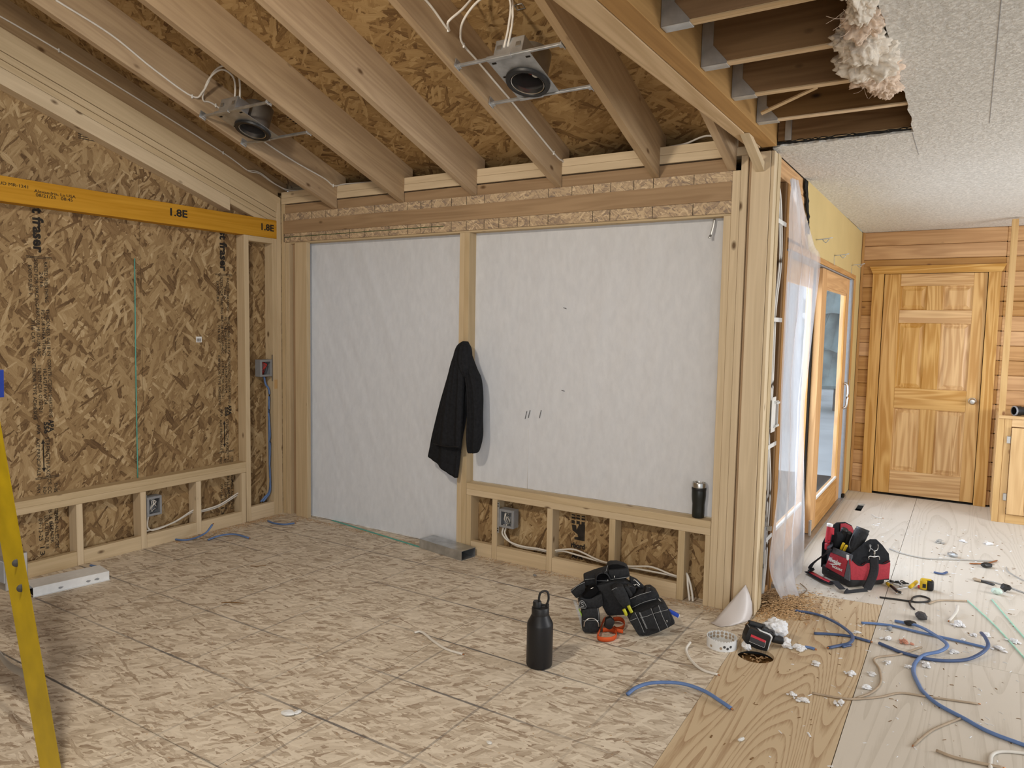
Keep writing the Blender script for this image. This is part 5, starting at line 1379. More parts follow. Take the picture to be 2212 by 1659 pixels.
slab('padding', [(-0.6444,4.7156,0.2697),(-0.6108,4.6857,0.3065),(-0.6000,4.6760,0.2736),(-0.6143,4.6887,0.2069),(-0.6445,4.7156,0.1726)], 0.05, BLACK, bag, 0.012, bX)
tube('snap_hook', [(-0.4239,4.6627,0.1752),(-0.4246,4.6620,0.1902),(-0.4180,4.6693,0.1938),(-0.3991,4.6906,0.1874),(-0.3806,4.7114,0.1897),(-0.3739,4.7189,0.1782),(-0.3734,4.7195,0.1675)], 0.0035, STEEL, bag, sub=4, sides=8)
tube('snap_hook', [(-0.3994,4.6932,0.1888),(-0.3994,4.6932,0.2102),(-0.4012,4.6913,0.2253)], 0.006, STEEL, bag, sub=3, sides=8)
tube('ring', [(-0.4054,4.6956,0.2256),(-0.3966,4.7054,0.2204),(-0.3868,4.7165,0.2279),(-0.3842,4.7194,0.2447),(-0.3865,4.7168,0.2578)], 0.003, STEEL, bag, sub=4, sides=8)
tube('initials_mark', [(-0.4259,4.6786,0.2177),(-0.4217,4.6832,0.2386),(-0.4259,4.6785,0.2561),(-0.4190,4.6862,0.2532),(-0.4200,4.6851,0.2384),(-0.4057,4.7012,0.2219)], 0.0026, STITCH, bag, sub=3, sides=6)
tl = thing('tool_pouch', 'large black padded pouch standing up in the tool bag', 'pouch', bgO + Vector((0.0, 0.2, 0.105)))
tube('sleeve', [(-0.5257,4.7137,0.1773),(-0.5107,4.7306,0.2236),(-0.4924,4.7512,0.2741),(-0.4786,4.7667,0.3119)], 0.046, NYLON, tl, sides=16, ry=0.034)
tube('rounded_end', [(-0.4847,4.7598,0.2951),(-0.4765,4.7691,0.3183),(-0.4741,4.7718,0.3267)], 0.043, CAPB, tl, sides=16, ry=0.032)
tube('seam', [(-0.5236,4.6485,0.2205),(-0.5302,4.6411,0.2555),(-0.5172,4.6556,0.3056),(-0.5018,4.6729,0.3384)], 0.002, GREYF, tl, sides=6)
th = thing('cutter_handles', 'black handled cutters standing behind the yellow pliers in the bag', 'tool', bgO + Vector((-0.05, 0.2, 0.105)))
tube('handle', [(-0.5945,4.7515,0.1902),(-0.5841,4.7422,0.2473),(-0.5736,4.7329,0.2996),(-0.5679,4.7278,0.3170)], 0.020, CAPB, th, sides=12)
tube('handle', [(-0.5660,4.7663,0.2181),(-0.5551,4.7566,0.2620),(-0.5459,4.7484,0.2962)], 0.018, CAPB, th, sides=12)
pl = thing('pliers', 'pliers with two yellow handles in the front of the tool bag', 'pliers', bgO + Vector((-0.03, 0.08, 0.105)))
tube('handle', [(-0.5777,4.6830,0.2019),(-0.5702,4.6763,0.2266),(-0.5633,4.6702,0.2459)], 0.008, YELP, pl, sides=10)
tube('handle', [(-0.5590,4.6663,0.2008),(-0.5522,4.6603,0.2209),(-0.5453,4.6541,0.2388)], 0.008, YELP, pl, sides=10)
mk = thing('red_tester', 'red pen shaped tester with white cap clipped to the bag strap', 'tester', bgO + Vector((-0.14, 0.2, 0.0)))
tube('body', [(-0.6544,4.6976,0.1843),(-0.6550,4.6982,0.2369),(-0.6509,4.6945,0.2868),(-0.6479,4.6919,0.3317)], 0.017, REDP, mk, sides=12)
tube('cap', [(-0.6478,4.6918,0.3309),(-0.6475,4.6915,0.3406),(-0.6472,4.6913,0.3438)], 0.018, LABELW, mk, sides=12)
tube('clip', [(-0.6206,4.6341,0.3363),(-0.6205,4.6341,0.3191),(-0.6206,4.6342,0.2974)], 0.006, REDP, mk, sides=8)

# ================================================================== THINGS: tape measure and small tools on the plywood
tp = thing('tape_measure', 'yellow and black tape measure on the plywood right of the bag', 'tape measure', (-0.128, 4.845, 0), 0.05)
lbox('case', tp, (-0.036, 0.004), (-0.025, 0.025), (0.001, 0.062), YELP, 0.012, seg=3, smooth=True)
lbox('rubber_grip', tp, (0.0, 0.036), (-0.026, 0.026), (0.001, 0.060), CAPB, 0.012, seg=3, smooth=True)
lbox('badge', tp, (-0.022, -0.004), (-0.0262, -0.024), (0.016, 0.040), CAPB, 0.003)
lbox('tape_mouth', tp, (-0.046, -0.034), (-0.012, 0.012), (0.006, 0.018), REDP, 0.003)
lbox('top_label', tp, (-0.026, 0.022), (-0.016, 0.016), (0.0605, 0.0625), YELP, 0.0005)
lc = thing('lanyard_clip', 'tangled metal clip and cord with yellow ends beside the tape measure', 'clip', (-0.270,4.764,0.000))
tube('yellow_end', [(-0.331,4.794,0.012),(-0.317,4.766,0.012),(-0.304,4.756,0.012)], 0.010, YELP, lc, sides=8)
tube('cord', [(-0.309,4.756,0.014),(-0.286,4.707,0.014),(-0.269,4.673,0.014),(-0.249,4.660,0.014)], 0.008, CAPB, lc, sides=8)
for k in range(5):
    tube('cord', [(-0.294,4.750,0.016),(-0.272,4.710,0.016),(-0.245,4.747,0.016),(-0.219,4.783,0.016)] if k == 0 else [(-0.33 + random.uniform(-0.02, 0.14), 4.82 + random.uniform(-0.05, 0.05), random.uniform(0.006, 0.03)) for q in range(4)], 0.0035, (GALV, CAPB)[k % 2], lc, sides=6)
tube('yellow_end', [(-0.209,4.777,0.020),(-0.194,4.844,0.020),(-0.183,4.899,0.020)], 0.011, YELP, lc, sides=8)
tube('hook', [(-0.270,4.626,0.012),(-0.259,4.677,0.012),(-0.243,4.653,0.012)], 0.005, STEEL, lc, sides=6)

HS = Vector((-0.915, 3.395, 0))
hsaw = thing('hole_saw', 'white painted hole saw ring with toothed rim standing on the floor', 'hole saw', HS)
n = 64
v, f = [], []
for (r, h0) in ((0.0695, 0.0), (0.0695, None), (0.0665, None), (0.0665, 0.004)):
    for k in range(n):
        a = 2 * pi * k / n
        h = h0 if h0 is not None else (0.050 if k % 2 else 0.045)
        v.append((r * math.cos(a), r * math.sin(a), h))
for i in range(3):
    for k in range(n):
        f.append((i * n + k, i * n + (k + 1) % n, (i + 1) * n + (k + 1) % n, (i + 1) * n + k))
mesh('toothed_ring', v, f, WHITE, hsaw, M=Matrix.Translation(HS), local=True)
lathe('back_plate', [(0.0, 0.004), (0.068, 0.004), (0.068, 0.0)], WHITE, hsaw, HS, 32)


def wall_disc(name, a, h, r, R, mat, parent, inside):
    pts = []
    for k in range(12):
        t = 2 * pi * k / 12
        aa = a + r * math.cos(t) / R
        pts.append((R * math.cos(aa), R * math.sin(aa), h + r * math.sin(t)))
    mesh(name, [HS + Vector(p) for p in pts], [tuple(range(12)) if not inside else tuple(range(12))[::-1]], mat, parent)


for q in range(9):
    a = math.radians(122 + (q - 4) * 17)
    for h in ((0.018, 0.035) if q % 2 == 0 else (0.022, 0.037)):
        wall_disc('vent_hole', a, h, 0.0075, 0.0660, TAN, hsaw, True)
for q, a in enumerate((-1.35, -1.12, -0.9, -0.68, -2.05)):
    wall_disc('vent_hole', a, 0.016 + 0.008 * (q % 2), 0.0065, 0.0700, TAN if q in (0, 4) else GREYL, hsaw, False)

dro = (-0.749,3.431,0.000)
dl_ = thing('cordless_tool', 'black cordless tool lying with its red labelled battery facing up front', 'power tool', dro)
slab('battery', [(-0.7931,3.4037,0.1110),(-0.7830,3.4100,0.1121),(-0.7073,3.4573,0.0761),(-0.7056,3.4585,0.0705),(-0.7168,3.4514,0.0030),(-0.7259,3.4457,0.0030),(-0.7607,3.4240,0.0127),(-0.8003,3.3992,0.0345),(-0.8077,3.3946,0.0456),(-0.8048,3.3963,0.0740)], 0.05, CAPB, dl_, 0.006)
slab('battery_rim', [(-0.7946,3.4169,0.1125),(-0.7038,3.4737,0.0739),(-0.7003,3.4759,0.0655),(-0.7167,3.4656,0.0030),(-0.7215,3.4626,0.0030),(-0.7073,3.4715,0.0634),(-0.7121,3.4685,0.0686),(-0.7951,3.4166,0.1040)], 0.045, WHITE, dl_, 0.003)
slab('battery_label', [(-0.7832,3.4084,0.0844),(-0.7240,3.4455,0.0546),(-0.7289,3.4424,0.0214),(-0.7344,3.4390,0.0223),(-0.7913,3.4034,0.0503)], 0.001, GREYL, dl_, 0)
slab('label_band', [(-0.7831,3.4076,0.0847),(-0.7238,3.4446,0.0549),(-0.7261,3.4433,0.0445),(-0.7854,3.4061,0.0734)], 0.0008, PINKP, dl_, 0)
for q in (0, 1):
    tube('label_line', [(-0.7875,3.4043,0.0613),(-0.7299,3.4403,0.0333)] if q else [(-0.7861,3.4051,0.0670),(-0.7277,3.4416,0.0381)], 0.0004, GREYF, dl_, sub=1, sides=4)
tube('label_border', [(-0.7910,3.4024,0.0507),(-0.7342,3.4380,0.0227),(-0.7288,3.4413,0.0228),(-0.7238,3.4445,0.0541)], 0.0006, LABELW, dl_, sub=1, sides=5)
tube('body', [(-0.8108,3.4634,0.1134),(-0.7917,3.4753,0.1081),(-0.7694,3.4893,0.1009),(-0.7471,3.5032,0.0937)], 0.014, CAPB, dl_, sides=14)
tube('handle', [(-0.7572,3.4851,0.0919),(-0.7347,3.4992,0.0790),(-0.7089,3.5153,0.0624)], 0.016, CAPB, dl_, sides=12)
tube('trigger_guard', [(-0.7294,3.4907,0.0833),(-0.7170,3.4985,0.0874),(-0.7042,3.5064,0.0820),(-0.7054,3.5057,0.0724)], 0.006, GREYL, dl_, sides=8)
tube('chuck', [(-0.7081,3.5158,0.0433),(-0.6890,3.5278,0.0380),(-0.6700,3.5397,0.0345)], 0.018, CAPB, dl_, sides=14)
tube('lanyard', [(-0.8086,3.4530,0.1214),(-0.8146,3.4492,0.1155),(-0.8229,3.4440,0.1058)], 0.0025, OLD, dl_, sides=6)

cn = tag(grid('plastic_cone', [[tuple(Vector(a).lerp(Vector(b), u / 12) - AW * (0.035 * math.sin(pi * u / 12) * min(1, i / 3))) for u in range(13)] for i, (a, b) in enumerate(zip(
    [(-0.9229,3.8356,0.1648),(-0.9438,3.8108,0.1345),(-0.9638,3.7842,0.1055),(-0.9825,3.7536,0.0774),(-1.0007,3.7221,0.0499),(-1.0171,3.6918,0.0249),(-1.0307,3.6597,0.0046),(-1.0401,3.6326,0.0030)],
    [(-0.9206,3.8371,0.1617),(-0.9004,3.8380,0.1183),(-0.8837,3.8307,0.0746),(-0.8759,3.8120,0.0285),(-0.8806,3.7795,0.0030),(-0.8998,3.7321,0.0030),(-0.9244,3.6814,0.0030),(-0.9651,3.6442,0.0030)]))], MILK, None, True, None, 0.0018), 'milky curved plastic sheet leaning against the foot of the post', 'plastic sheet')

# hole debris and insulation
fp = [(-0.7072,3.5636,0.0706)]
fl = tag(fluff('insulation_tuft', (fp[0][0], fp[0][1], max(0.0, fp[0][2] - 0.035)), 0.040, FLUFF, (1.3, 0.9, 0.95), 0.9, seed=3, sub=4), 'largest white insulation tuft heaped on the cordless tool', 'insulation', 'loose insulation tufts on the floor')
fl.location.z += 0.0
tag(fluff('insulation_tuft', (-0.805,3.417,0.000), 0.026, FLUFF, (1.2, 0.8, 0.7), 0.8, seed=4), 'white insulation tuft between the hole saw and the cordless tool', 'insulation', 'loose insulation tufts on the floor')
tag(fluff('insulation_tuft', (-0.656,3.554,0.000), 0.026, FLUFF, (0.9, 0.9, 0.8), 0.8, seed=9), 'white insulation tuft on the far side of the floor hole', 'insulation', 'loose insulation tufts on the floor')

TU = 'loose insulation tufts on the floor'
tufts = [((-0.252,3.924,0.000), 0.024, FLUFF, 'white insulation tuft beside the salmon coloured one'), ((-0.180,3.923,0.000), 0.026, PINKF, 'salmon coloured insulation tuft inside the blue cable loops'),
         ((0.023,3.940,0.000), 0.022, FLUFF, 'round white tuft inside the widest blue cable loop'), ((-0.077,3.708,0.000), 0.026, FLUFF, 'ragged white tuft just below the crossing blue loops'),
         ((-0.145,3.645,0.000), 0.018, FLUFF, 'small white tuft touching the crossing of the blue loops'), ((-0.228,3.638,0.000), 0.020, FLUFF, 'flat white tuft between the blue loop and the curved tan cable'),
         ((0.206,4.107,0.000), 0.026, FLUFF, 'white tuft at the right end of the straight blue cable'), ((0.157,4.263,0.000), 0.024, FLUFF, 'white tuft at the tip of the widest blue loop'),
         ((0.037,4.338,0.000), 0.034, FLUFF, 'bulky white tuft at the foot of the short white cable'), ((-0.599,3.563,0.000), 0.034, FLUFF, 'white tuft next to the short stub of blue cable'),
         ((-0.355,3.424,0.000), 0.026, FLUFF, 'greyish white tuft alone on the bold grained plywood by the seam'), ((-0.275,3.478,0.000), 0.018, FLUFF, 'white tuft inside the curve of the tan cable'),
         ((-0.285,3.323,0.000), 0.024, FLUFF, 'flat white tuft where the tan cable bends back'), ((-0.535,3.085,0.000), 0.020, FLUFF, 'thin white tuft lying on the bold wood grain, upper of two'),
         ((-0.484,3.061,0.000), 0.022, FLUFF, 'thin white tuft lying on the bold wood grain, lower of two'), ((-0.354,3.126,0.000), 0.022, FLUFF, 'white tuft on the plywood seam under the long tan cable'),
         ((-0.501,3.441,0.000), 0.022, FLUFF, 'white tuft below the pair of crossing blue cables by the drill'), ((-0.098,6.014,0.000), 0.030, GREYC, 'blue grey tangle of wire far back on the plywood'),
         ((0.046,6.131,0.000), 0.024, FLUFF, 'white tuft far back beside the grey wire tangle'), ((0.207,6.163,0.000), 0.028, FLUFF, 'white tuft far back toward the pine cabinet'),
         ((0.108,4.229,0.000), 0.018, FLUFF, 'small white tuft between the two blue loops and the green string'), ((-0.391,3.927,0.000), 0.018, FLUFF, 'small white tuft where two blue cables cross near the drill'),
         ((0.059,4.131,0.000), 0.017, FLUFF, 'tiny white tuft lying on the straight blue cable'), ((0.271,4.250,0.000), 0.026, FLUFF, 'white tuft stuck to the pale green string')]
for k, (p, r, m, lb) in enumerate(tufts):
    o = fluff('insulation_tuft', p, r * 0.55, m, (1.3, 0.8, 0.6), 0.9, seed=20 + k, sub=3)
    bm = bmesh.new()
    bm.from_mesh(o.data)
    for q in range(5):
        a, d, rr = random.uniform(0, 2 * pi), r * random.uniform(0.4, 1.25), r * random.uniform(0.14, 0.36)
        g = bmesh.ops.create_icosphere(bm, subdivisions=2, radius=1.0)
        for v in g['verts']:
            e = v.co.normalized() * (1 + 0.6 * noise.noise(v.co * 3 + Vector((q, k, 0))))
            v.co = Vector((e.x * rr * 1.5 + math.cos(a) * d, e.y * rr + math.sin(a) * d, -(o.location.z - 0.001) + rr * 0.5 + e.z * rr * 0.5))
    bm.to_mesh(o.data)
    bm.free()
    tag(o, lb, 'insulation', TU)

# ================================================================== THINGS: cable offcuts on the floor
BC = 'blue cable offcuts on the floor'
TC = 'beige cable offcuts on the floor'


def floor_cable(label, pts, r, mat, group, ry=None, tip=True, name='cable_offcut'):
    t = thing(name, label, 'cable', pts[len(pts) // 2], group=group)
    tube('sheath', pts, r, mat, t, ry, 6)
    if tip:
        a, b = Vector(pts[-1]), Vector(pts[-2])
        d = (a - b).normalized()
        tube('conductor_end', [a - d * 0.004, a + d * 0.010], r * 0.45, COPPER, t, sub=1, sides=6)
    return t


floor_cable('blue cable arching over the joint of strand board and plywood', [(-1.101,2.698,0.008),(-1.084,2.755,0.018),(-1.039,2.821,0.023),(-0.941,2.882,0.023),(-0.842,2.881,0.020),(-0.755,2.844,0.013),(-0.715,2.827,0.008)], 0.0085, BLUE, BC, 0.007)
floor_cable('dark blue cable hooking round in front of the sawdust pile', [(-0.727,4.040,0.008),(-0.601,4.051,0.008),(-0.494,3.963,0.018),(-0.421,3.870,0.020),(-0.396,3.803,0.020),(-0.402,3.735,0.018),(-0.438,3.707,0.008),(-0.480,3.647,0.008)], 0.009, BLUED, BC, 0.006)
floor_cable('straight dark blue cable under the hooked one near the drill', [(-0.568,3.789,0.006),(-0.487,3.831,0.006),(-0.406,3.854,0.006),(-0.322,3.841,0.006)], 0.009, BLUED, BC, 0.006)
floor_cable('long straight blue cable lying through the loops', [(-0.386,4.066,0.008),(-0.327,4.093,0.008),(-0.244,4.115,0.008),(-0.133,4.102,0.008),(0.020,4.095,0.008),(0.155,4.081,0.008)], 0.008, BLUE, BC, 0.006)
floor_cable('longest blue cable, an S curve running out of the picture corner', [(-0.243,4.193,0.008),(-0.137,4.165,0.016),(-0.042,4.030,0.028),(-0.005,3.935,0.033),(-0.033,3.865,0.023),(-0.093,3.804,0.013),(-0.123,3.700,0.008),(-0.124,3.592,0.008),(-0.101,3.487,0.008),(-0.077,3.412,0.008),(-0.021,3.329,0.008),(0.066,3.265,0.008),(0.146,3.205,0.008),(0.255,3.171,0.008),(0.359,3.148,0.008)], 0.009, BLUE, BC, 0.007)
floor_cable('dark blue cable in a wide open loop ending in a tuft', [(-0.284,3.843,0.008),(-0.230,3.812,0.008),(-0.177,3.788,0.008),(-0.057,3.784,0.008),(0.059,3.857,0.008),(0.123,3.931,0.023),(0.158,4.021,0.038),(0.149,4.099,0.048),(0.134,4.187,0.038)], 0.009, BLUED, BC, 0.007)
floor_cable('short stub of blue cable in the fluff near the drill', [(-0.577,3.599,0.006),(-0.555,3.602,0.006),(-0.534,3.598,0.006)], 0.008, BLUE, BC, 0.006)
floor_cable('tiny blue stub under the hooked cable end', [(-0.427,3.701,0.006),(-0.414,3.722,0.006),(-0.398,3.745,0.006)], 0.008, BLUED, BC, 0.006)
floor_cable('blue cable curling up against the low gable framing', [(-4.680,2.943,0.008),(-4.507,2.931,0.008),(-4.429,2.986,0.008),(-4.354,3.048,0.048),(-4.349,3.103,0.098)], 0.008, BLUE, BC, 0.006)
floor_cable('blue cable bowed on the floor in front of the gable post', [(-4.324,3.048,0.008),(-4.314,3.135,0.018),(-4.263,3.213,0.018),(-4.136,3.236,0.008)], 0.008, BLUE, BC, 0.006)
floor_cable('short blue cable in the far corner of the new room', [(-4.385,3.603,0.008),(-4.298,3.586,0.008),(-4.212,3.608,0.008),(-4.178,3.673,0.008)], 0.008, BLUE, BC, 0.006)
floor_cable('tiny blue stub behind the white duct piece', [(-4.441,2.324,0.006),(-4.420,2.328,0.006),(-4.395,2.331,0.006)], 0.008, BLUE, BC, 0.006)
floor_cable('small folded blue offcut far back behind the tape measure', [(-0.102,5.209,0.008),(-0.082,5.202,0.008),(-0.054,5.211,0.008),(-0.035,5.256,0.008)], 0.008, BLUED, BC, 0.006)
floor_cable('white cable offcut left of the water bottle', [(-2.205,2.679,0.006),(-2.179,2.703,0.006),(-2.073,2.656,0.006),(-1.973,2.621,0.006),(-1.874,2.620,0.006)], 0.0065, CREAM, TC, 0.005)
floor_cable('white cable curve in front of the hole saw', [(-1.035,3.293,0.026),(-1.038,3.242,0.006),(-0.979,3.145,0.006),(-0.911,3.089,0.006),(-0.843,3.083,0.006)], 0.0065, CREAM, TC, 0.005)
floor_cable('long tan cable lying across the plywood seam', [(-0.469,3.147,0.005),(-0.372,3.165,0.005),(-0.313,3.191,0.005),(-0.228,3.268,0.005),(-0.155,3.357,0.005),(-0.052,3.387,0.005),(0.115,3.435,0.005)], 0.005, TAN, TC, 0.004)
floor_cable('tan cable curving down from the blue loop to the seam', [(-0.108,3.916,0.005),(-0.189,3.770,0.005),(-0.284,3.654,0.005),(-0.254,3.543,0.005),(-0.237,3.406,0.005),(-0.261,3.290,0.005),(-0.307,3.204,0.005)], 0.005, TAN, TC, 0.004)
floor_cable('tan cable under the longest blue cable, pointing down left', [(0.060,3.267,0.005),(0.006,3.175,0.005),(-0.040,3.086,0.005),(-0.087,2.945,0.005)], 0.005, TAN, TC, 0.004)
floor_cable('beige cable near the bottom corner beside a bent one', [(-0.015,2.953,0.006),(0.043,2.940,0.006),(0.142,2.954,0.006),(0.182,2.962,0.006)], 0.0065, TAN, TC, 0.005)
floor_cable('bent white cable nearest the bottom corner', [(0.331,3.119,0.006),(0.252,3.111,0.006),(0.185,3.079,0.006),(0.155,3.035,0.006),(0.148,2.971,0.006),(0.149,2.886,0.006)], 0.007, CREAM, TC, 0.005)
floor_cable('pair of thin grey wires far back behind the bag', [(-0.387,5.611,0.006),(-0.296,5.536,0.006),(-0.163,5.509,0.006),(-0.037,5.574,0.006),(0.088,5.639,0.006),(0.231,5.717,0.006)], 0.005, GREYC, TC, 0.004)
floor_cable('reddish brown cable tip far back by the black knob', [(0.088,5.558,0.006),(0.181,5.623,0.006),(0.239,5.734,0.006)], 0.006, COPPER, TC, 0.004)
floor_cable('thin black cord with a loop in front of the bag', [(-0.346,4.531,0.006),(-0.255,4.552,0.006),(-0.196,4.567,0.006),(-0.186,4.634,0.006),(-0.154,4.690,0.006),(-0.108,4.671,0.006),(-0.112,4.617,0.006),(-0.162,4.569,0.006),(-0.195,4.559,0.006),(-0.189,4.490,0.006),(-0.168,4.440,0.006)], 0.005, CAPB, TC, 0.005, False)
floor_cable('brown cable with frayed end to the right of the black cord', [(-0.106,4.580,0.006),(-0.062,4.668,0.006),(0.011,4.719,0.006),(0.066,4.749,0.006)], 0.006, TAN, TC, 0.004)
floor_cable('grey wire sweeping in from the right edge', [(0.117,5.219,0.005),(0.196,5.224,0.005),(0.267,5.187,0.005),(0.356,5.110,0.005),(0.436,5.060,0.005)], 0.006, GREYC, TC, 0.004)
floor_cable('thin curved dark wire at the right edge', [(0.289,5.617,0.004),(0.300,5.505,0.004),(0.369,5.369,0.004),(0.430,5.304,0.004)], 0.003, GREYC, TC, 0.003)
floor_cable('short white cable bent upright into a tuft', [(0.031,4.549,0.036),(0.026,4.482,0.026),(0.009,4.432,0.006),(-0.005,4.364,0.006)], 0.008, CREAM, TC, 0.005)
floor_cable('tiny curled white wire on the plywood behind the bag', [(-0.596,6.609,0.004),(-0.557,6.529,0.004),(-0.513,6.526,0.004)], 0.005, CREAM, TC, 0.003)
floor_cable('thin bent wire between the film and the bag', [(-0.770,4.514,0.004),(-0.735,4.464,0.004),(-0.714,4.405,0.004),(-0.728,4.289,0.004),(-0.683,4.312,0.004)], 0.002, OLD, TC, 0.002, False)
floor_cable('thin bent wire under the hooked blue cable', [(-0.670,4.049,0.003),(-0.664,3.933,0.003),(-0.622,3.976,0.003)], 0.002, OLD, TC, 0.002, False)
floor_cable('dark twig like wire on the strand board near the gable wall', [(-3.655,2.868,0.003),(-3.621,2.892,0.003),(-3.586,2.926,0.003)], 0.003, OLD, TC, 0.002, False)
floor_cable('dark twig like wire on the strand board further from the gable wall', [(-3.294,2.397,0.003),(-3.256,2.431,0.003),(-3.193,2.459,0.003)], 0.003, OLD, TC, 0.002, False)
for k, (pts, lb) in enumerate((([(0.077,4.771,0.004),(0.155,4.561,0.004),(0.217,4.374,0.004),(0.302,4.067,0.004),(0.342,3.929,0.004)], 'pale green string on the plywood, with fluff stuck to it'), ([(0.195,4.870,0.004),(0.239,4.673,0.004),(0.316,4.348,0.004),(0.359,4.195,0.004)], 'pale green string on the plywood, the clean one by the edge'))):
    tag(tube('green_string', pts, 0.0035, MINT), lb, 'string', 'green strings on the plywood')

# other small scraps
def scrap(name, label, p, r, mat, cat, seed, sq=(1.2, 0.8, 0.35), group='scraps on the floor'):
    return tag(fluff(name, p, r, mat, sq, 0.5, seed=seed, sub=2), label, cat, group)


scrap('paint_chip', 'broken white paint chip on the strand board, larger half', (-2.129,1.835,0.000), 0.022, WHITE, 'scrap', 51)
scrap('paint_chip', 'broken white paint chip on the strand board, smaller half', (-2.106,1.862,0.000), 0.014, WHITE, 'scrap', 52)
scrap('plastic_bit', 'tiny white plastic bit on the strand board near the picture bottom', (-1.381,2.104,0.000), 0.010, BRIGHT, 'scrap', 53)
scrap('plastic_bit', 'small white plastic bit on the bold grained plywood', (-0.623,2.629,0.000), 0.012, BRIGHT, 'scrap', 54, (1.3, 0.6, 0.6))
scrap('plastic_bit', 'grey plastic bit on the strand board behind the bottle', (-2.139,3.727,0.000), 0.013, GREYP, 'scrap', 55)
SC = [(-0.012,5.674,0.000), (0.180,5.543,0.000), (-0.129,4.317,0.000), (-0.173,4.187,0.000), (-0.258,4.065,0.000)]
for k, (b, lb) in enumerate(((0.028, 'small grey crumpled metal scrap far back on the plywood'), (0.030, 'black round knob scrap at the end of the reddish cable'), (0.032, 'dark folded sheath scrap above the blue loops'), (0.022, 'black connector lying on the blue loop'), (0.016, 'small grey plug on the straight blue cable'))):
    scrap('metal_scrap', lb, SC[k], b, (GALV, CAPB, GREYL, CAPB, GREYP)[k], 'scrap', 60 + k, (1.3, 0.8, 0.6))
sc = thing('crumpled_scrap', 'pale green and black crumpled scrap near the right edge', 'scrap', (0.237,5.026,0.000))
o = fluff('green_part', (0.218,4.995,0.000), 0.024, PALEG, (1.2, 0.9, 0.8), 0.5, sc, 71, 2)
o = fluff('black_part', (0.266,5.082,0.000), 0.026, CAPB, (1.0, 0.9, 0.8), 0.7, sc, 72, 2)
kn2 = thing('utility_knife', 'narrow dark knife shaped scrap beside the grey wire', 'scrap', (0.160,5.197,0.000))
tube('blade', [(0.117,5.215,0.006),(0.148,5.197,0.006),(0.176,5.188,0.006),(0.208,5.162,0.006)], 0.014, GREYL, kn2, ry=0.006, sub=3)
tube('sleeve', [(0.112,5.208,0.010),(0.128,5.190,0.010),(0.143,5.190,0.010)], 0.016, TAN, kn2, ry=0.007, sub=3)

# fine litter nobody could count
v, f = [], []


def chip(x, y, s, z=0.0005):
    a = random.uniform(0, pi)
    l, w, h = s * random.uniform(0.6, 1.8), s * random.uniform(0.15, 0.5), s * random.uniform(0.1, 0.4)
    c, sn = math.cos(a), math.sin(a)
    b = len(v)
    for dx_, dy_, dz_ in ((-l, -w, 0), (l, -w, 0), (l, w, 0), (-l, w, 0), (-l * 0.7, 0, h), (l * 0.7, 0, h)):
        v.append((x + dx_ * c - dy_ * sn, y + dx_ * sn + dy_ * c, z + dz_))
    f.extend([(b, b + 1, b + 5, b + 4), (b + 2, b + 3, b + 4, b + 5), (b, b + 4, b + 3), (b + 1, b + 2, b + 5), (b + 3, b + 2, b + 1, b)])


for k in range(520):
    chip(random.uniform(-0.6, 1.0), random.uniform(2.2, 6.6), random.choice((0.004, 0.006, 0.009)))
tag(mesh('plywood_litter', v, f, FLUFF), 'fine white litter strewn over the plywood', 'litter', kind='stuff')
v, f = [], []
for k in range(420):
    chip(random.uniform(-0.75, 1.0), random.uniform(2.5, 6.6), random.choice((0.003, 0.005, 0.007)))
for k in range(160):
    chip(random.gauss(-0.62, 0.08), random.gauss(4.3, 0.12), 0.004)
tag(mesh('wire_clippings', v, f, OLD), 'fine dark clippings strewn over the plywood', 'litter', kind='stuff')
v, f = [], []
for k in range(2600):
    x, y = random.gauss(-0.80, 0.075), random.gauss(4.10, 0.12)
    if x < -0.872 and y < 4.02:
        continue
    d = ((x + 0.82) / 0.12) ** 2 + ((y - 4.12) / 0.14) ** 2
    chip(max(x, -0.90), y, random.uniform(0.004, 0.011), 0.045 * math.exp(-d) * random.random())
for k in range(1200):
    y = random.uniform(2.9, 3.8)
    chip(xA + 0.01 + abs(random.gauss(0, 0.05)), y, 0.004)
for k in range(1500):
    x = random.uniform(-4.3, -0.95)
    chip(x, yB - 0.008 - abs(random.gauss(0, 0.035)), 0.004)
for k in range(900):
    chip(random.uniform(-4.2, -0.9), random.uniform(1.4, 3.8), 0.003)
tag(mesh('wood_shavings', v, f, SAWD), 'pale wood shavings heaped at the open stud bay and along the walls', 'sawdust', kind='stuff')
v, f = [], []
for k in range(60):
    a = random.uniform(0, 2 * pi)
    r = HOLE[2] * math.sqrt(random.random()) * 0.9
    chip(HOLE[0] + r * math.cos(a), HOLE[1] + r * math.sin(a), 0.008, random.uniform(-0.045, -0.02))
tag(mesh('hole_debris', v, f, SAWD), 'brown dust and splinters in the round floor hole', 'litter', kind='stuff')

# ================================================================== THINGS: plastic film and hanging insulation
L0 = [(-0.868,4.223,2.330),(-0.868,4.184,2.186),(-0.868,4.205,1.990),(-0.868,4.204,1.890),(-0.868,4.190,1.689),(-0.868,4.187,1.436),(-0.868,4.190,1.155),(-0.868,4.223,0.893)] + [(-0.850,4.144,0.647)] + [(-0.835,4.011,0.471)] + [(-0.822,3.880,0.305)] + [(-0.810,3.937,0.172)] + [(-0.790,4.128,0.004)]
R0 = [(-0.868,4.299,2.324),(-0.868,4.661,2.175),(-0.868,4.973,2.044),(-0.868,5.216,1.968),(-0.868,5.096,1.608),(-0.868,4.991,1.280),(-0.868,4.904,1.017),(-0.868,4.952,0.773)] + [(-0.850,4.938,0.505)] + [(-0.835,4.933,0.265)] + [(-0.822,4.890,0.035)] + [(-0.810,4.852,-0.074)] + [(-0.727,4.405,0.004)]
rows = []
Ls, Rs = smoothline(L0, 5), smoothline(R0, 5)
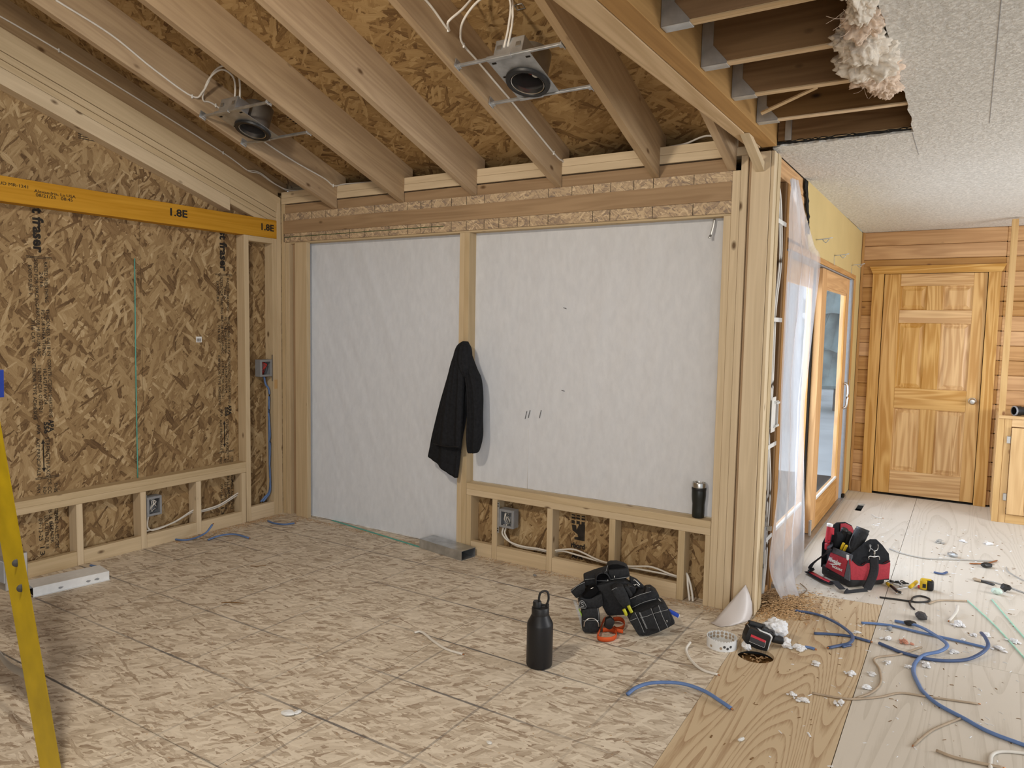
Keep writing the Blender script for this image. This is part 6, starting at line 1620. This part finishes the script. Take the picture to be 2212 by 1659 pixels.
for i, (a, b) in enumerate(zip(Ls, Rs)):
    r = []
    for j in range(31):
        t = j / 30
        p = a.lerp(b, t)
        w = 0.012 * math.sin(t * 21 + i * 0.05) + 0.016 * noise.noise(Vector((t * 5, i * 0.10, 2))) + 0.008 * noise.noise(Vector((t * 14, i * 0.25, 7)))
        r.append((p.x + w * min(1, 6 * t, 6 * (1 - t)) + 0.004, p.y, p.z))
    rows.append(r)
tag(grid('plastic_film', rows, FILM), 'clear plastic film hanging beside the sliding glass door', 'plastic film')

ins = thing('insulation_batt', 'aged pink insulation hanging down from the cut ceiling edge', 'insulation', (-0.30, 2.75, 2.42))
for k, (x, y, z, r, sq) in enumerate(((-0.32, 2.44, 2.40, 0.06, (0.8, 1.3, 0.8)), (-0.345, 2.60, 2.385, 0.075, (0.9, 1.3, 0.8)), (-0.335, 2.74, 2.375, 0.08, (1.0, 1.2, 0.8)), (-0.33, 2.88, 2.385, 0.075, (0.9, 1.2, 0.8)), (-0.315, 3.01, 2.40, 0.06, (0.8, 1.1, 0.7)), (-0.31, 3.09, 2.41, 0.035, (0.8, 1.1, 0.9)), (-0.31, 2.31, 2.41, 0.05, (0.7, 1.3, 0.8)), (-0.31, 2.15, 2.41, 0.05, (0.7, 1.3, 0.8)))):
    fluff('fibre_clump', (x, y, z - 0.05), r * 1.05, (PINKI, PINKW)[k in (1, 2, 6, 7)], sq, 0.9, ins, 90 + k, 5, 0.25)
vv, ff = [], []
for k in range(60):
    y = random.uniform(2.25, 3.05)
    p = Vector((-0.33 + random.uniform(-0.05, 0.04), y, 2.39 + random.uniform(-0.04, 0.03)))
    d = Vector((random.uniform(-1, 0.4), random.uniform(-0.6, 0.6), random.uniform(-0.9, 0.2))).normalized() * random.uniform(0.03, 0.06)
    tube_geo([p, p + d * 0.5 + Vector((0, 0, -0.004)), p + d], 0.0006, None, 4, (0, 0.2, 1), vv, ff)
o = mesh('loose_fibres', vv, ff, PINKI, ins)
o['kind'] = 'stuff'

# ================================================================== THINGS: stepladder at the left edge
ld = thing('step_ladder', 'yellow fibreglass stepladder rail with grey step at the picture edge', 'ladder', (-2.476,1.150,0.005))
A0, A1, B0, B1 = (-2.543,1.150,-0.013), (-2.404,1.150,0.036), (-3.020,1.150,1.568), (-2.859,1.150,1.568)
VW = Vector((-0.93, 0.37, 0))
prism('rail', [A0, A1, B1, B0], VW * 0.030, YELL, ld, Vector(B0) - Vector(A0))
q = (Vector(A1) - Vector(A0)) * 0.06
prism('rail_lip', [Vector(A1) - q - VW * 0.003, Vector(A1) - VW * 0.003, Vector(B1) - VW * 0.003, Vector(B1) - q - VW * 0.003], VW * 0.003, YELL, ld, Vector(B0) - Vector(A0))
Rv = VW.to_track_quat('-Z', 'Y').to_matrix().to_4x4()
for p in ((-2.652,1.148,0.681), (-2.627,1.148,0.600)):
    lathe('rivet', [(0.0, 0.004), (0.010, 0.003), (0.0135, 0.0)], DKRIV, ld, None, 20, Matrix.Translation(Vector(p) + VW * 0.001) @ Rv)
s0, s1 = (-2.725,1.160,0.677), (-2.689,1.160,0.552)
box('step', (s0[0] - 0.50, s0[0] - 0.045), (1.163, 1.235), (s1[2], s0[2]), ALU, ld, 0.003)
box('step_lip', (s0[0] - 0.50, s0[0] - 0.045), (1.158, 1.163), (s1[2] + 0.03, s0[2] - 0.02), GREYP, ld, 0.001)
tube('brace', [(-3.061,1.170,0.363),(-2.917,1.170,0.337),(-2.850,1.170,0.303),(-2.751,1.170,0.279),(-2.553,1.170,0.296)], 0.016, ALU, ld, ry=0.003, up=(0, 1, 0), sub=6, sides=8)
prism('paint_shelf', [(-3.104,1.120,1.302), (-2.627,1.120,1.328), (-2.631,1.120,1.241), (-3.114,1.120,1.195)], VW * 0.04, BLUEP, ld)

# ------------------------------------------------------------------ fit the lettering to its measured lengths
bpy.context.view_layer.update()
dg = bpy.context.evaluated_depsgraph_get()
for o, ln in TEXTS:
    w = o.dimensions.x
    me = bpy.data.meshes.new_from_object(o.evaluated_get(dg))
    if ln and w > 1e-4:
        me.transform(Matrix.Diagonal((ln / w, 1, 1, 1)))
    t = bpy.data.objects.new('lettering', me)
    par = o.parent
    t.matrix_basis = o.matrix_basis.copy()
    bpy.data.objects.remove(o)
    link(t, par)
    t.name = 'printed_lettering'
bpy.context.view_layer.update()
